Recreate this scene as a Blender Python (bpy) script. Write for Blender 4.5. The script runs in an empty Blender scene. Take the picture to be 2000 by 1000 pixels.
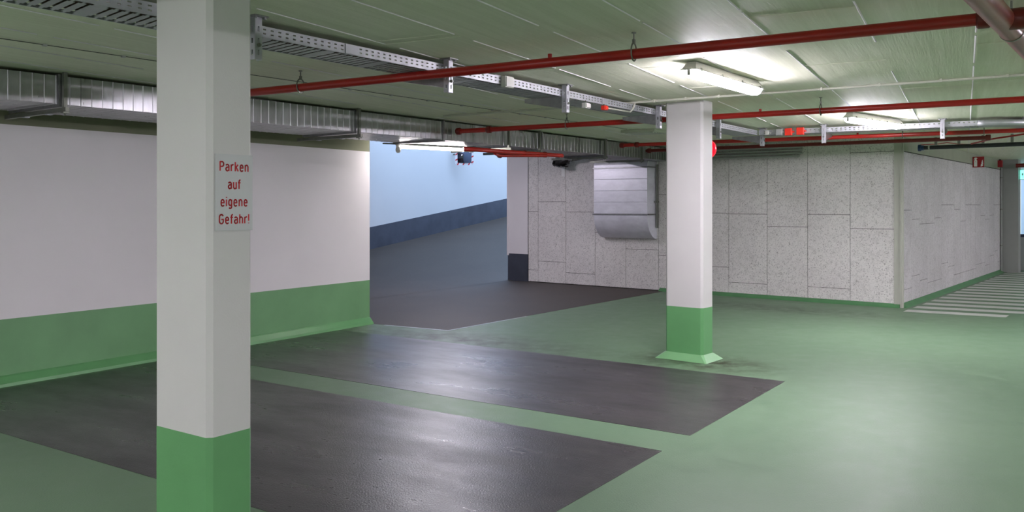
import bpy, bmesh, math, random
from mathutils import Vector, Matrix
random.seed(7)
scene = bpy.context.scene
COL = scene.collection
PI = math.pi
V = Vector

# ------------------------------------------------------------------ surveying
F = 1677.0            # focal length in pixels of the 2000 px wide frame
CAMZ = 1.5            # lens height over the floor
HV = 400.0            # horizon row
CEIL = 2.5

def at(u, v, z):
    "point of height z seen at pixel u, v"
    t = (z - CAMZ) * F / (HV - v)
    return V(((u - 1000) / F * t, t, z))
def dR(a):            # direction going away to the right, a degrees off the view axis
    a = math.radians(a); return V((math.sin(a), math.cos(a), 0))
def dL(a):            # its perpendicular, going right and towards the lens
    a = math.radians(a); return V((math.cos(a), -math.sin(a), 0))
def online(P, d, u):
    "point of the ground line P + k d that is seen in pixel column u"
    m = (u - 1000) / F
    k = (m * P.y - P.x) / (d.x - m * d.y)
    return P + d * k, k
UP = V((0, 0, 1))

# ------------------------------------------------------------------ materials
def lin(c):
    return tuple((x / 12.92 if x <= .04045 else ((x + .055) / 1.055) ** 2.4) for x in c)
def rgb(r, g, b):
    return (*lin((r / 255, g / 255, b / 255)), 1)

class NT:
    def __init__(s, name):
        s.m = bpy.data.materials.new(name); s.m.use_nodes = True
        s.t = s.m.node_tree; s.b = s.t.nodes['Principled BSDF']
        s.tc = s.t.nodes.new('ShaderNodeTexCoord'); s.co = s.tc.outputs['Object']
    def n(s, typ, **kw):
        x = s.t.nodes.new(typ)
        for k, v in kw.items(): setattr(x, k, v)
        return x
    def l(s, a, b): s.t.links.new(a, b)
    def mapping(s, scale=(1, 1, 1), rot=(0, 0, 0), loc=(0, 0, 0)):
        m = s.n('ShaderNodeMapping'); s.l(s.co, m.inputs['Vector'])
        m.inputs['Scale'].default_value = scale; m.inputs['Rotation'].default_value = rot
        m.inputs['Location'].default_value = loc
        return m.outputs[0]
    def noise(s, scale, detail=4, rough=.55, vec=None, dist=0):
        x = s.n('ShaderNodeTexNoise'); s.l(vec or s.co, x.inputs['Vector'])
        x.inputs['Scale'].default_value = scale; x.inputs['Detail'].default_value = detail
        x.inputs['Roughness'].default_value = rough; x.inputs['Distortion'].default_value = dist
        return x.outputs['Fac']
    def ramp(s, fac, stops):
        r = s.n('ShaderNodeValToRGB'); s.l(fac, r.inputs[0])
        e = r.color_ramp.elements
        while len(e) < len(stops): e.new(.5)
        for el, (p, c) in zip(e, stops):
            el.position = p; el.color = c if isinstance(c, tuple) else (c, c, c, 1)
        return r.outputs[0]
    def mix(s, fac, a, b, mode='MIX'):
        x = s.n('ShaderNodeMix', data_type='RGBA', blend_type=mode)
        for sock, val in ((x.inputs[0], fac), (x.inputs[6], a), (x.inputs[7], b)):
            if hasattr(val, 'is_output'): s.l(val, sock)
            else: sock.default_value = val
        return x.outputs[2]
    def math(s, op, a, b=None, clamp=False):
        x = s.n('ShaderNodeMath', operation=op, use_clamp=clamp)
        for i, val in enumerate((a, b)):
            if val is None: continue
            if hasattr(val, 'is_output'): s.l(val, x.inputs[i])
            else: x.inputs[i].default_value = val
        return x.outputs[0]
    def bump(s, h, strength, dist=.01):
        x = s.n('ShaderNodeBump'); s.l(h, x.inputs['Height'])
        x.inputs['Strength'].default_value = strength; x.inputs['Distance'].default_value = dist
        s.l(x.outputs[0], s.b.inputs['Normal'])
    def set(s, **kw):
        for k, v in kw.items():
            sock = s.b.inputs[k.replace('_', ' ')]
            if hasattr(v, 'is_output'): s.l(v, sock)
            else: sock.default_value = v
        return s.m

def plain(name, c, rough=.5, metal=0., vary=.12, scale=6, bump=0., bscale=60, spec=.5):
    t = NT(name)
    dark = tuple(x * (1 - vary) for x in c[:3]) + (1,)
    light = tuple(min(1, x * (1 + vary)) for x in c[:3]) + (1,)
    col = t.ramp(t.noise(scale, 5), [(.3, dark), (.7, light)])
    if bump: t.bump(t.noise(bscale, 3), bump)
    return t.set(Base_Color=col, Roughness=rough, Metallic=metal, Specular_IOR_Level=spec)

M = {}
M['white_wall'] = plain('white_wall_paint', rgb(224, 220, 222), .6, 0, .02, 1.5, .06, 90)
M['pillar_white'] = plain('white_pillar_paint', rgb(200, 198, 196), .55, 0, .02, 3, .05, 120)
M['green_wall'] = plain('green_wall_paint', rgb(112, 160, 112), .4, 0, .09, 2.2, .08, 70)
M['green_pillar'] = plain('green_pillar_paint', rgb(98, 155, 100), .38, 0, .05, 4, .06, 90)
M['olive'] = plain('olive_grey_soffit_paint', rgb(126, 128, 104), .7, 0, .05, 3, .1, 60)
M['dark_base'] = plain('dark_blue_grey_base_paint', rgb(66, 70, 82), .45, 0, .2, 3)
M['galv_dark'] = plain('galvanised_channel', rgb(150, 150, 152), .38, .85, .15, 20)
M['galv'] = plain('galvanised_tray_metal', rgb(180, 181, 187), .45, .5, .06, 14)
M['red'] = plain('red_pipe_paint', rgb(168, 32, 26), .3, 0, .08, 5)
M['red_dark'] = plain('dark_red_coupling_paint', rgb(112, 26, 22), .35, 0, .15, 30)
M['maroon'] = plain('dull_red_main_pipe_paint', rgb(142, 66, 58), .28, 0, .06, 4)
M['brass'] = plain('brass', rgb(150, 112, 66), .35, .9, .1, 30)
M['black'] = plain('black_cast_iron', rgb(34, 33, 33), .25, 0, .2, 12)
M['rod'] = plain('grey_zinc_rod', rgb(128, 130, 122), .4, .7, .1, 20)
M['plastic'] = plain('pale_grey_plastic', rgb(205, 204, 198), .45, 0, .03, 9)
M['grey_plastic'] = plain('mid_grey_plastic', rgb(165, 166, 164), .45, 0, .03, 9)
M['red_plastic'] = plain('bright_red_plastic', rgb(226, 50, 32), .4, 0, .04, 9)
M['conduit'] = plain('pale_conduit_plastic', rgb(196, 196, 182), .5, 0, .04, 9)
M['wire'] = plain('dark_wire', rgb(66, 68, 58), .5, 0, .1, 9)
M['cable'] = plain('brown_cable_sheath', rgb(92, 72, 62), .55, 0, .2, 9)
M['sign_plate'] = plain('silver_sign_plate', rgb(190, 191, 192), .4, 0, .02, 6)
M['sign_red'] = plain('red_sign_lettering', rgb(190, 26, 32), .45, 0, .03, 6)
M['fire_red'] = plain('fire_sign_red', rgb(150, 22, 30), .4, 0, .03, 6)
M['sign_white'] = plain('white_sign_paint', rgb(230, 230, 228), .5, 0, .03, 6)
M['line_white'] = plain('white_floor_paint', rgb(186, 188, 182), .45, 0, .07, 6, .1, 120)
M['trim'] = plain('pale_grey_corner_trim', rgb(176, 177, 166), .55, 0, .03, 4)
M['pier'] = plain('grey_pier_paint', rgb(150, 152, 148), .55, 0, .03, 4)
M['blue_flange'] = plain('blue_flange_paint', rgb(28, 62, 104), .4, 0, .1, 9)
M['dark_pipe'] = plain('anthracite_pipe', rgb(40, 42, 48), .35, 0, .1, 9)
M['navy_cap'] = plain('dark_navy_cap', rgb(36, 44, 62), .5, 0, .1, 9)
M['mirror_glass'] = plain('convex_mirror_glass', rgb(120, 128, 150), .06, 1., .02, 2)
M['far_wall'] = plain('far_wall_pale_paint', rgb(196, 202, 206), .6, 0, .02, 1.5)
M['green_kerb'] = plain('dark_green_kerb_paint', rgb(74, 124, 80), .45, 0, .12, 4)
M['worn_joint'] = plain('worn_grey_joint', rgb(150, 156, 152), .3, 0, .2, 5)
M['white_frame'] = plain('white_mirror_frame', rgb(225, 222, 224), .4, 0, .03, 6)
M['ramp_wall'] = plain('ramp_white_wall_paint', rgb(206, 208, 210), .65, 0, .02, .8)

def emit(name, c, s, base=(.9, .9, .9, 1)):
    t = NT(name)
    f = t.ramp(t.noise(3, 2), [(0., tuple(x * .97 for x in c[:3]) + (1,)), (1., c)])
    return t.set(Base_Color=base, Emission_Color=f, Emission_Strength=s, Roughness=.3)
M['tube'] = emit('lit_lamp_diffuser', (1., .92, 1.05, 1), 20.)
M['tube_ramp'] = emit('lit_ramp_tube', (1., .92, .92, 1), 14.)
M['exit_green'] = emit('lit_green_exit_face', (.1, .95, .75, 1), .5)
M['alarm'] = emit('red_alarm_dome', (1., .008, .03, 1), .1, rgb(220, 10, 40))

# galvanised duct sheet: brushed, stained
t = NT('galvanised_duct_sheet')
n1 = t.noise(2.2, 6, .6); n2 = t.noise(9, 4, .6, t.mapping((1, 1, .25)))
c = t.mix(.45, t.ramp(n1, [(.25, rgb(150, 152, 150)), (.75, rgb(206, 207, 212))]),
          t.ramp(n2, [(.25, rgb(142, 143, 138)), (.75, rgb(212, 212, 218))]))
M['duct'] = t.set(Base_Color=c, Metallic=.92, Roughness=t.ramp(n2, [(.2, .24), (.8, .38)]))
t = NT('hood_sheet_metal')
n2 = t.noise(5, 5, .6, t.mapping((1, 1, 2.2)))
c = t.ramp(n2, [(.25, rgb(208, 208, 218)), (.75, rgb(232, 232, 242))])
M['hood'] = t.set(Base_Color=c, Metallic=.25, Roughness=t.ramp(n2, [(.2, .36), (.8, .5)]))

# ceiling: painted board-marked concrete, grain along the boards
t = NT('painted_board_marked_ceiling')
CA = 27.8
mp = t.mapping((1 / 14, 1 / .5, 1), (0, 0, -math.radians(CA))); mp.node.vector_type = 'TEXTURE'
g = t.noise(2.2, 5, .65, mp); g2 = t.noise(.7, 3); g3 = t.noise(50, 3)
c = t.ramp(g, [(.28, rgb(208, 211, 184)), (.72, rgb(242, 242, 224))])
c = t.mix(.5, c, t.ramp(g2, [(.3, rgb(222, 222, 198)), (.7, rgb(236, 235, 218))]))
hgt = t.math('ADD', g, t.math('MULTIPLY', g3, .18))
t.bump(hgt, .28, .012)
M['ceiling'] = t.set(Base_Color=c, Roughness=.55, Specular_IOR_Level=.35)

# floor coat: pale green epoxy, worn and stained
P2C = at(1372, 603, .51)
t = NT('green_floor_coating')
n1 = t.noise(.55, 6, .6); n2 = t.noise(5, 6, .65); n3 = t.noise(110, 2)
c = t.ramp(n1, [(.25, rgb(88, 117, 89)), (.75, rgb(105, 130, 103))])
c = t.mix(.3, c, t.ramp(n2, [(.3, rgb(84, 112, 85)), (.7, rgb(112, 136, 109))]))
def blob(x, y, rx, ry, rotdeg=0):
    mpn = t.n('ShaderNodeMapping', vector_type='TEXTURE'); t.l(t.co, mpn.inputs['Vector'])
    mpn.inputs['Location'].default_value = (x, y, 0); mpn.inputs['Rotation'].default_value = (0, 0, math.radians(rotdeg))
    mpn.inputs['Scale'].default_value = (rx, ry, 1)
    ln = t.n('ShaderNodeVectorMath', operation='LENGTH'); t.l(mpn.outputs[0], ln.inputs[0])
    return t.ramp(ln.outputs['Value'], [(0., 1.), (1., 0.)])
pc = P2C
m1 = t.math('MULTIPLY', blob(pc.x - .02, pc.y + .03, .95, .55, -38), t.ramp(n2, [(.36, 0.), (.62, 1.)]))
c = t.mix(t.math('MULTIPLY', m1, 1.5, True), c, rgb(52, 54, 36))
wear = at(880, 665, 0)
m2 = t.math('MULTIPLY', blob(wear.x - .1, wear.y + .1, 2.3, .75, -31), t.ramp(n2, [(.3, 0.), (.66, 1.)]))
c = t.mix(t.math('MULTIPLY', m2, 1.3, True), c, rgb(66, 68, 60))
wear2 = at(1500, 600, 0)
m3 = t.math('MULTIPLY', blob(wear2.x, wear2.y - .1, 2.6, .6, -38), t.ramp(n2, [(.32, 0.), (.6, 1.)]))
c = t.mix(t.math('MULTIPLY', m3, .9, True), c, rgb(66, 78, 62))
t.bump(n3, .3, .004)
M['floor_green'] = t.set(Base_Color=c, Roughness=t.ramp(n2, [(.25, .4), (.75, .55)]), Specular_IOR_Level=.32)
# bays: dark grey coat, matt dirt and smooth damp patches
t = NT('dark_grey_bay_coating')
mp = t.mapping((1.9, .75, 1), (0, 0, -math.radians(33.5))); mp.node.vector_type = 'TEXTURE'
n1 = t.noise(1.5, 7, .62, mp); n2 = t.noise(4.5, 6, .7, mp); n3 = t.noise(110, 2); n4 = t.noise(260, 1)
c = t.ramp(n1, [(.3, rgb(40, 37, 39)), (.48, rgb(53, 50, 52)), (.7, rgb(65, 61, 63))])
c = t.mix(.35, c, t.ramp(n2, [(.25, rgb(42, 39, 40)), (.5, rgb(60, 56, 57)), (.8, rgb(92, 87, 83))]))
c = t.mix(t.math('MULTIPLY', t.ramp(n4, [(.35, 1.), (.5, 0.)]), .3), c, rgb(34, 32, 33))
t.bump(n3, .5, .004)
rr = t.math('ADD', t.math('MULTIPLY', t.ramp(n1, [(.3, 1.), (.62, 0.)]), .16), t.math('MULTIPLY', n2, .16))
M['bay'] = t.set(Base_Color=c, Roughness=t.math('ADD', rr, .19), Specular_IOR_Level=.55)
# ramp asphalt
t = NT('brown_grey_ramp_asphalt')
n1 = t.noise(1.2, 5); n3 = t.noise(70, 3, .7)
c = t.ramp(n1, [(.3, rgb(58, 51, 47)), (.7, rgb(70, 62, 56))])
c = t.mix(.45, c, t.ramp(n3, [(.3, rgb(38, 34, 31)), (.7, rgb(92, 83, 76))]))
t.bump(n3, .45, .006)
M['asphalt'] = t.set(Base_Color=c, Roughness=.6, Specular_IOR_Level=.3)
# wood wool boards
def board_mat(name, lo, hi, dark, thr):
    t = NT(name)
    n1 = t.noise(60, 3, .7, None, .8); n2 = t.noise(1.3, 4); n4 = t.noise(14, 4, .7)
    c = t.ramp(n2, [(.3, lo), (.7, hi)])
    c = t.mix(t.ramp(n1, [(thr, 1.), (thr + .09, 0.)]), c, dark)
    c = t.mix(t.math('MULTIPLY', t.ramp(n4, [(.3, 1.), (.5, 0.)]), .35), c, dark)
    t.bump(n1, .5, .006)
    return t.set(Base_Color=c, Roughness=.9)
M['board'] = board_mat('grey_wood_wool_board', rgb(212, 208, 206), rgb(226, 223, 220), rgb(152, 149, 146), .36)
M['board_side'] = board_mat('pale_wood_wool_board', rgb(194, 190, 192), rgb(212, 208, 210), rgb(146, 143, 143), .36)
M['joint'] = plain('dark_board_joint', rgb(58, 56, 52), .9, 0, .1, 9)
M['concrete'] = plain('grey_green_concrete_beam', rgb(150, 156, 136), .7, 0, .08, 3, .1, 40)

# ------------------------------------------------------------------ mesh builder
class MB:
    def __init__(s): s.v = []; s.f = []; s.i = []
    def add(s, vs, fs, mi=0):
        o = len(s.v); s.v += [V(x) for x in vs]
        for f in fs: s.f.append([o + k for k in f]); s.i.append(mi)
    def obox(s, c, ax, ay, az, mi=0):
        "box by centre and three half-axis vectors"
        c = V(c); vs = [c + sx * ax + sy * ay + sz * az for sx in (-1, 1) for sy in (-1, 1) for sz in (-1, 1)]
        s.add(vs, [(0, 1, 3, 2), (4, 6, 7, 5), (0, 4, 5, 1), (2, 3, 7, 6), (0, 2, 6, 4), (1, 5, 7, 3)], mi)
        return s
    def box(s, x0, x1, y0, y1, z0, z1, mi=0):
        return s.obox(((x0 + x1) / 2, (y0 + y1) / 2, (z0 + z1) / 2), V(((x1 - x0) / 2, 0, 0)), V((0, (y1 - y0) / 2, 0)), V((0, 0, (z1 - z0) / 2)), mi)
    def slab(s, p, q, thick, z0, z1, mi=0, side=None):
        "upright slab on the ground line p-q, thickness towards vector side"
        d = (q - p); n = V(side).normalized() * thick / 2
        c = (p + q) / 2 + n; c.z = (z0 + z1) / 2; d = d.copy(); d.z = 0
        return s.obox(c, d / 2, n, V((0, 0, (z1 - z0) / 2)), mi)
    def prism(s, prof, o, ax, ay, axis, mi=0, smooth=False):
        "profile (a,b) in o + a*ax + b*ay, swept by axis"
        o = V(o); n = len(prof)
        a = [o + p[0] * ax + p[1] * ay for p in prof]; b = [x + axis for x in a]
        s.add(a + b, [tuple(range(n - 1, -1, -1)), tuple(range(n, 2 * n))] + [(k, (k + 1) % n, n + (k + 1) % n, n + k) for k in range(n)], mi)
        return s
    def tube(s, pts, r, n=12, mi=0, caps=True):
        pts = [V(p) for p in pts]; rs = r if isinstance(r, (list, tuple)) else [r] * len(pts)
        rings = []; prev = None
        for k, p in enumerate(pts):
            if k == 0: d = pts[1] - p
            elif k == len(pts) - 1: d = p - pts[k - 1]
            else: d = (pts[k + 1] - p).normalized() + (p - pts[k - 1]).normalized()
            d.normalize()
            if prev is None: prev = d.orthogonal().normalized()
            prev = (prev - d * prev.dot(d)).normalized()
            w = d.cross(prev)
            rings.append([p + rs[k] * (math.cos(2 * PI * j / n) * prev + math.sin(2 * PI * j / n) * w) for j in range(n)])
        vs = [x for rg in rings for x in rg]; fs = []
        for k in range(len(pts) - 1):
            for j in range(n):
                fs.append((k * n + j, k * n + (j + 1) % n, (k + 1) * n + (j + 1) % n, (k + 1) * n + j))
        if caps: fs += [tuple(range(n - 1, -1, -1)), tuple(range((len(pts) - 1) * n, len(pts) * n))]
        s.add(vs, fs, mi); return s
    def lathe(s, prof, o, axis, n=20, mi=0):
        "profile (r, h) turned about axis through o"
        axis = V(axis).normalized(); pts = [V(o) + axis * h for r, h in prof]
        a = axis.orthogonal().normalized(); b = axis.cross(a)
        vs = [p + max(r, 1e-5) * (math.cos(2 * PI * j / n) * a + math.sin(2 * PI * j / n) * b) for p, (r, h) in zip(pts, prof) for j in range(n)]
        fs = [(k * n + j, k * n + (j + 1) % n, (k + 1) * n + (j + 1) % n, (k + 1) * n + j) for k in range(len(prof) - 1) for j in range(n)]
        fs += [tuple(range(n - 1, -1, -1)), tuple(range((len(prof) - 1) * n, len(prof) * n))]
        s.add(vs, fs, mi); return s
    def torus(s, o, axis, R, r, n=20, m=8, mi=0, scale=1.):
        axis = V(axis).normalized(); a = UP if abs(axis.z) < .9 else V((1, 0, 0)); b = axis.cross(a).normalized()
        vs = []; fs = []
        for k in range(n):
            t = 2 * PI * k / n; rad = math.cos(t) * a * scale + math.sin(t) * b
            for j in range(m):
                q = 2 * PI * j / m
                vs.append(V(o) + rad * (R + r * math.cos(q)) + axis * r * math.sin(q))
        for k in range(n):
            for j in range(m):
                fs.append((k * m + j, ((k + 1) % n) * m + j, ((k + 1) % n) * m + (j + 1) % m, k * m + (j + 1) % m))
        s.add(vs, fs, mi); return s
    def build(s, name, mats, parent=None, smooth=False, bevel=0, solid=0, recalc=True, loc=None):
        if not isinstance(mats, (list, tuple)): mats = [mats]
        off = V((0, 0, 0))
        if parent is not None and parent.get('world'): 
            off = V(parent['at'])
        elif loc is not None: off = V(loc)
        me = bpy.data.meshes.new(name)
        me.from_pydata([v - off for v in s.v], [], s.f)
        for m in mats: me.materials.append(m)
        me.polygons.foreach_set('material_index', s.i)
        if recalc:
            bm = bmesh.new(); bm.from_mesh(me)
            bmesh.ops.remove_doubles(bm, verts=bm.verts, dist=1e-6)
            bmesh.ops.recalc_face_normals(bm, faces=bm.faces); bm.to_mesh(me); bm.free()
        if smooth:
            me.polygons.foreach_set('use_smooth', [True] * len(me.polygons))
            me.set_sharp_from_angle(angle=math.radians(40))
        me.update()
        o = bpy.data.objects.new(name, me); COL.objects.link(o)
        if parent is not None: o.parent = parent
        elif loc is not None: o.location = loc
        if solid:
            m = o.modifiers.new('sheet', 'SOLIDIFY'); m.thickness = solid; m.offset = 0
        if bevel:
            m = o.modifiers.new('edge', 'BEVEL'); m.width = bevel; m.segments = 2; m.limit_method = 'ANGLE'
        return o

def tag(o, label, cat, group=None):
    o['label'] = label; o['category'] = cat
    if group: o['group'] = group
    return o
def thing(name, label, cat, loc, rotz=0., group=None, world=True):
    "an Empty at a thing's base; with world=True its parts are given in room coordinates"
    o = bpy.data.objects.new(name, None); COL.objects.link(o)
    o.location = loc; o.rotation_euler = (0, 0, rotz); o.empty_display_size = .1
    tag(o, label, cat, group)
    REG.append(o)
    if world and rotz == 0: o['world'] = 1; o['at'] = tuple(loc)
    return o
REG = []
def copy_tree(o, parent=None):
    c = o.copy(); COL.objects.link(c)
    if parent is not None: c.parent = parent
    for ch in list(o.children): copy_tree(ch, c)
    return c
def dup(o, loc, rotz, label, group=None):
    c = copy_tree(o); c.location = loc; c.rotation_euler = (0, 0, rotz); c['label'] = label
    if group: c['group'] = group
    return c
def structure(o): o['kind'] = 'structure'; return o
def ang(d): return math.atan2(d.y, d.x)

# ------------------------------------------------------------------ the room
WA = 33.0                                     # left wall
WL = at(722, 632, 0)                          # its free end
wl_d, wl_n = dR(WA), dL(WA)                   # along / into the room
BK0, BK1 = at(1031, 550, 0), at(1759, 601, 0) # back wall, visible foot ends
BA = math.degrees(math.atan2(-(BK1 - BK0).y, (BK1 - BK0).x))
bk_d, bk_n = dL(BA), -dR(BA)                  # along (towards right) / into the room
RW1 = V((BK1.x + (5.33 / 6.77) * 6.77, BK1.y + 6.77, 0))
RA = 38.2
rw_d, rw_n = dR(RA), dL(RA)
RW1 = BK1 + rw_d * 8.7
BKW = online(BK0, bk_d, 992)[0]               # left edge of the white piece of the back wall
WLfar = WL - wl_d * 20
# left wall meets back wall line (edge of the slab over the ramp mouth)
m = Matrix(((wl_d.x, -bk_d.x), (wl_d.y, -bk_d.y))); r = m.inverted() @ (BK0 - WL).to_2d()
XC = WL + wl_d * r[0]

outer = [V((8, -9, 0)), V((24, 10, 0)), V((16, 27, 0))]

# floor: one slab of green coating with the bays, hatch lines and ramp apron laid into its surface
fl = MB()
fl.box(-14, 25, -10, 28, -.3, 0, 0)
def patch(pts, z, mi):
    fl.prism([(p.x, p.y) for p in pts], V((0, 0, .0002)), V((1, 0, 0)), V((0, 1, 0)), V((0, 0, z)), mi)
def hit(P, d, Q, e):
    m = Matrix(((d.x, -e.x), (d.y, -e.y))); r = m.inverted() @ (Q - P).to_2d(); return P + d * r[0]
A1, A2 = at(1533, 745, 0), at(1348, 851, 0)
A3, A4 = at(1293, 881, 0), at(1087, 1000, 0)
pe = (A2 - at(500, 715, 0)).normalized()                 # bay side edges
pe2 = (A1 - at(700, 649, 0)).normalized()
pe4 = (at(298, 933, 0) - at(0, 845, 0)).normalized()
wq = WL + wl_n * .13
bE = (A4 - A1).normalized()                              # open ends of the bays
far_in = hit(A1, pe2, wq, wl_d); s1_in = hit(A2, pe, wq, wl_d); s2_in = hit(A3, pe, wq, wl_d)
b_in = hit(at(0, 845, 0), pe4, wq, wl_d); b_out = hit(at(0, 845, 0), pe4, A4, bE)
patch([far_in, A1, A2, s1_in], .0015, 1)
patch([s2_in, A3, b_out, b_in], .0015, 1)
# hatch along the right wall
h0 = at(1764, 608.5, 0); hd = (at(1968, 620, 0) - h0).normalized()
for k in range(17):
    p = h0 + rw_d * (.55 * k) + rw_n * 0.0
    w = 1.25 + (.25 if k == 1 else 0) + (.45 if k == 2 else 0) + (1.2 if k > 2 else 0)
    patch([p, p + hd * w, p + hd * w + rw_d * .27, p + rw_d * .27], .0015, 2)
# asphalt apron of the ramp
AP = at(875, 645, 0); apd = (at(1292, 570, 0) - AP)
ap_end = hit(AP, apd.normalized(), BK0, bk_d)
patch([WL + wl_d * .0, AP, ap_end, BKW - bk_d * .25, BKW - bk_d * 2.2], .0015, 3)
patch([WL, BKW - bk_d * 2.2 - bk_n*.0, WL - wl_n * 4], .0012, 3)
e_ = (AP - WL).normalized(); f_ = apd.normalized()
patch([WL + e_ * .25 - f_ * .05, AP - f_ * .05 + e_ * .04, AP, WL + e_ * .25], .0016, 4)
patch([AP - f_ * .05 + e_ * .04, AP + f_ * 1.6 + e_ * .035, AP + f_ * 1.6, AP], .0016, 4)
structure(fl.build('floor', [M['floor_green'], M['bay'], M['line_white'], M['asphalt'], M['worn_joint']], recalc=True))

# ceiling slab with thin raised casting seams along the boards
ce = MB()
poly = [WLfar, WL, XC, BK1 + bk_n * -.2, RW1, outer[2], outer[1], outer[0]]
ce.prism([(p.x, p.y) for p in poly], V((0, 0, CEIL)), V((1, 0, 0)), V((0, 1, 0)), V((0, 0, .25)), 0)
sd, sn = dR(CA), dL(CA)
for k in range(-7, 18):
    off = .058 - .54 * k
    for s0 in range(-4, 13):
        if random.random() < .9:
            a = s0 * 1.25; L = 1.25 * random.uniform(.8, 1)
            p = sn * off + sd * (a + 2) + V((0, 0, CEIL - .001))
            if (p - WL).dot(wl_n) < .9 or (p + sd * L - WL).dot(wl_n) < .9: continue
            if (p + sd * L - BK0).dot(bk_n) < .4 and p.x < 6: continue
            ce.prism([(-.006, 0), (.006, 0), (.001, -.0045)], p, sn, UP, sd * L, 1)
for k in range(26):
    s_ = random.uniform(2, 10); off = .058 - .54 * random.randint(-3, 7)
    p = sn * off + sd * s_ + V((0, 0, CEIL - .001))
    if (p - WL).dot(wl_n) < 1.5: continue
    ce.prism([(-.004, 0), (.004, 0), (0, -.0035)], p, sd, UP, sn * .54, 0)
bm_c = ce.build('ceiling', [M['ceiling'], M['white_wall']]); structure(bm_c)

# left wall: green foot, white field, olive strip under the slab
w = MB()
for z0, z1, mi in ((0, .55, 0), (.55, 2.17, 1), (2.17, CEIL, 2)):
    w.slab(WLfar, WL, .25, z0, z1, mi, -wl_n)
structure(w.build('wall_left', [M['green_wall'], M['white_wall'], M['olive']]))
w = MB(); w.prism([(0, 0), (.07, 0), (.06, .025), (.015, .075), (0, .085)], WLfar + V((0, 0, .0)), wl_n, UP, WL - WLfar, 0)
structure(w.build('baseboard_left', [M['green_pillar']]))

# back wall: white end piece with dark foot, then wood wool boards over a dark ground
def board_wall(name, P, d, n, length, z1, cols, mats, seed):
    "cols: list of (k0, k1, [joint heights])"
    w = MB(); w.slab(P, P + d * length, .22, 0, CEIL, 0, -n)
    for k0, k1, js in cols:
        zs = [.012] + sorted(js) + [z1]
        for a, b in zip(zs, zs[1:]):
            g = .0035
            c0 = P + d * (k0 + g) - n * .001; c1 = P + d * (k1 - g) - n * .001
            w.slab(c0, c1, .016, a + g, b - g, 1, n)
    return w
us = [1033, 1052, 1106, 1163, 1223, 1287, 1345, 1424, 1499, 1578, 1661, 1749]
js = [[413, 527], [394, 511], [414, 534], [455], [487], [380, 500], [416, 520], [418, 553], [443], [419, 562], [447, 297]]
cols = []
for (u0, u1), jv in zip(zip(us, us[1:]), js):
    p0, k0 = online(BK0, bk_d, u0); p1, k1 = online(BK0, bk_d, u1)
    pm = (p0 + p1) / 2
    cols.append((k0, k1, [min(2.44, CAMZ + (HV - v) * pm.y / F) for v in jv]))
L = (BK1 - BK0).length
w = board_wall('wall_back', BK0, bk_d, bk_n, L, CEIL, cols, None, 1)
w.slab(BKW, BK0 + bk_d * .02, .236, .535, CEIL, 2, -bk_n); w.slab(BKW, BK0 + bk_d * .02, .236, 0, .535, 3, -bk_n)
w.obox(BKW + bk_d * .005 + bk_n * .004 + V((0, 0, 1.5)), bk_d * .02, bk_n * .01, V((0, 0, 1.0)), 2)
structure(w.build('wall_back', [M['joint'], M['board'], M['white_wall'], M['dark_base']]))
# return of the back wall along the ramp
w = MB(); bi = BKW - bk_n * .24; w.slab(bi, bi + dR(34) * 14, .25, 0, 5.2, 0, bk_d)
structure(w.build('wall_ramp_inner', [M['ramp_wall']]))
w = MB(); c0 = online(BK0, bk_d, 1290)[0]
w.prism([(0, 0), (.09, 0), (.07, .02), (.02, .055), (0, .06)], c0, bk_n, UP, BK1 - c0, 0)
structure(w.build('baseboard_back', [M['green_kerb']]))

# right wall: boards to 2.28 m, concrete beam above, corner post and pier
random.seed(21)
cols = []; k = .1; LR = 8.4
while k < LR - .02:
    k1 = min(LR, k + .5 + random.uniform(-.02, .02))
    j = [random.choice([.32, .42, .5]) if random.random() < .5 else .25, random.choice([1.2, 1.28, 1.42, 1.5])]
    cols.append((k, k1, j)); k = k1
w = board_wall('wall_right', BK1, rw_d, rw_n, LR, 2.28, cols, None, 2)
w.slab(BK1, BK1 + rw_d * LR, .012, 2.29, CEIL, 2, rw_n)
structure(w.build('wall_right', [M['joint'], M['board_side'], M['concrete']]))
w = MB(); w.prism([(0, 0), (.09, 0), (.07, .02), (.02, .06), (0, .07)], BK1 + rw_n * 0, rw_n, UP, rw_d * LR, 0)
structure(w.build('baseboard_right', [M['green_kerb']]))
w = MB(); cp = BK1 + bk_n * .016 + rw_n * .016
w.obox(cp - bk_d * .035 + V((0, 0, 1.25)), bk_d * .065, bk_n * .012, V((0, 0, 1.25)), 0)
w.obox(cp + rw_d * .03 + V((0, 0, 1.25)), rw_d * .06, rw_n * .012, V((0, 0, 1.25)), 0)
structure(w.build('trim_1', [M['trim']]))
PIER = BK1 + rw_d * LR
w = MB(); w.slab(PIER, PIER + rw_n * .36, .32, 0, CEIL, 0, rw_d)
structure(w.build('trim_2', [M['pier']]))

# outer walls that close the hall behind the lens and on the far right
w = MB()
for z0, z1, mi in ((0, .55, 0), (.55, CEIL, 1)):
    w.slab(WLfar, outer[0], .2, z0, z1, mi, V((-.2, -1, 0)))
structure(w.build('wall_rear', [M['green_wall'], M['white_wall']]))
w = MB()
for z0, z1, mi in ((0, .55, 0), (.55, CEIL, 1)):
    w.slab(outer[0], outer[1], .2, z0, z1, mi, V((1, -.8, 0)))
structure(w.build('wall_side', [M['green_wall'], M['white_wall']]))
w = MB(); w.slab(outer[1], outer[2], .2, 0, CEIL, 0, V((1, .5, 0)))
w.slab(PIER + rw_d * .3, outer[2] + V((-3, 1.5, 0)), .2, 0, CEIL, 0, -rw_n)
structure(w.build('wall_far', [M['far_wall']]))

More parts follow.
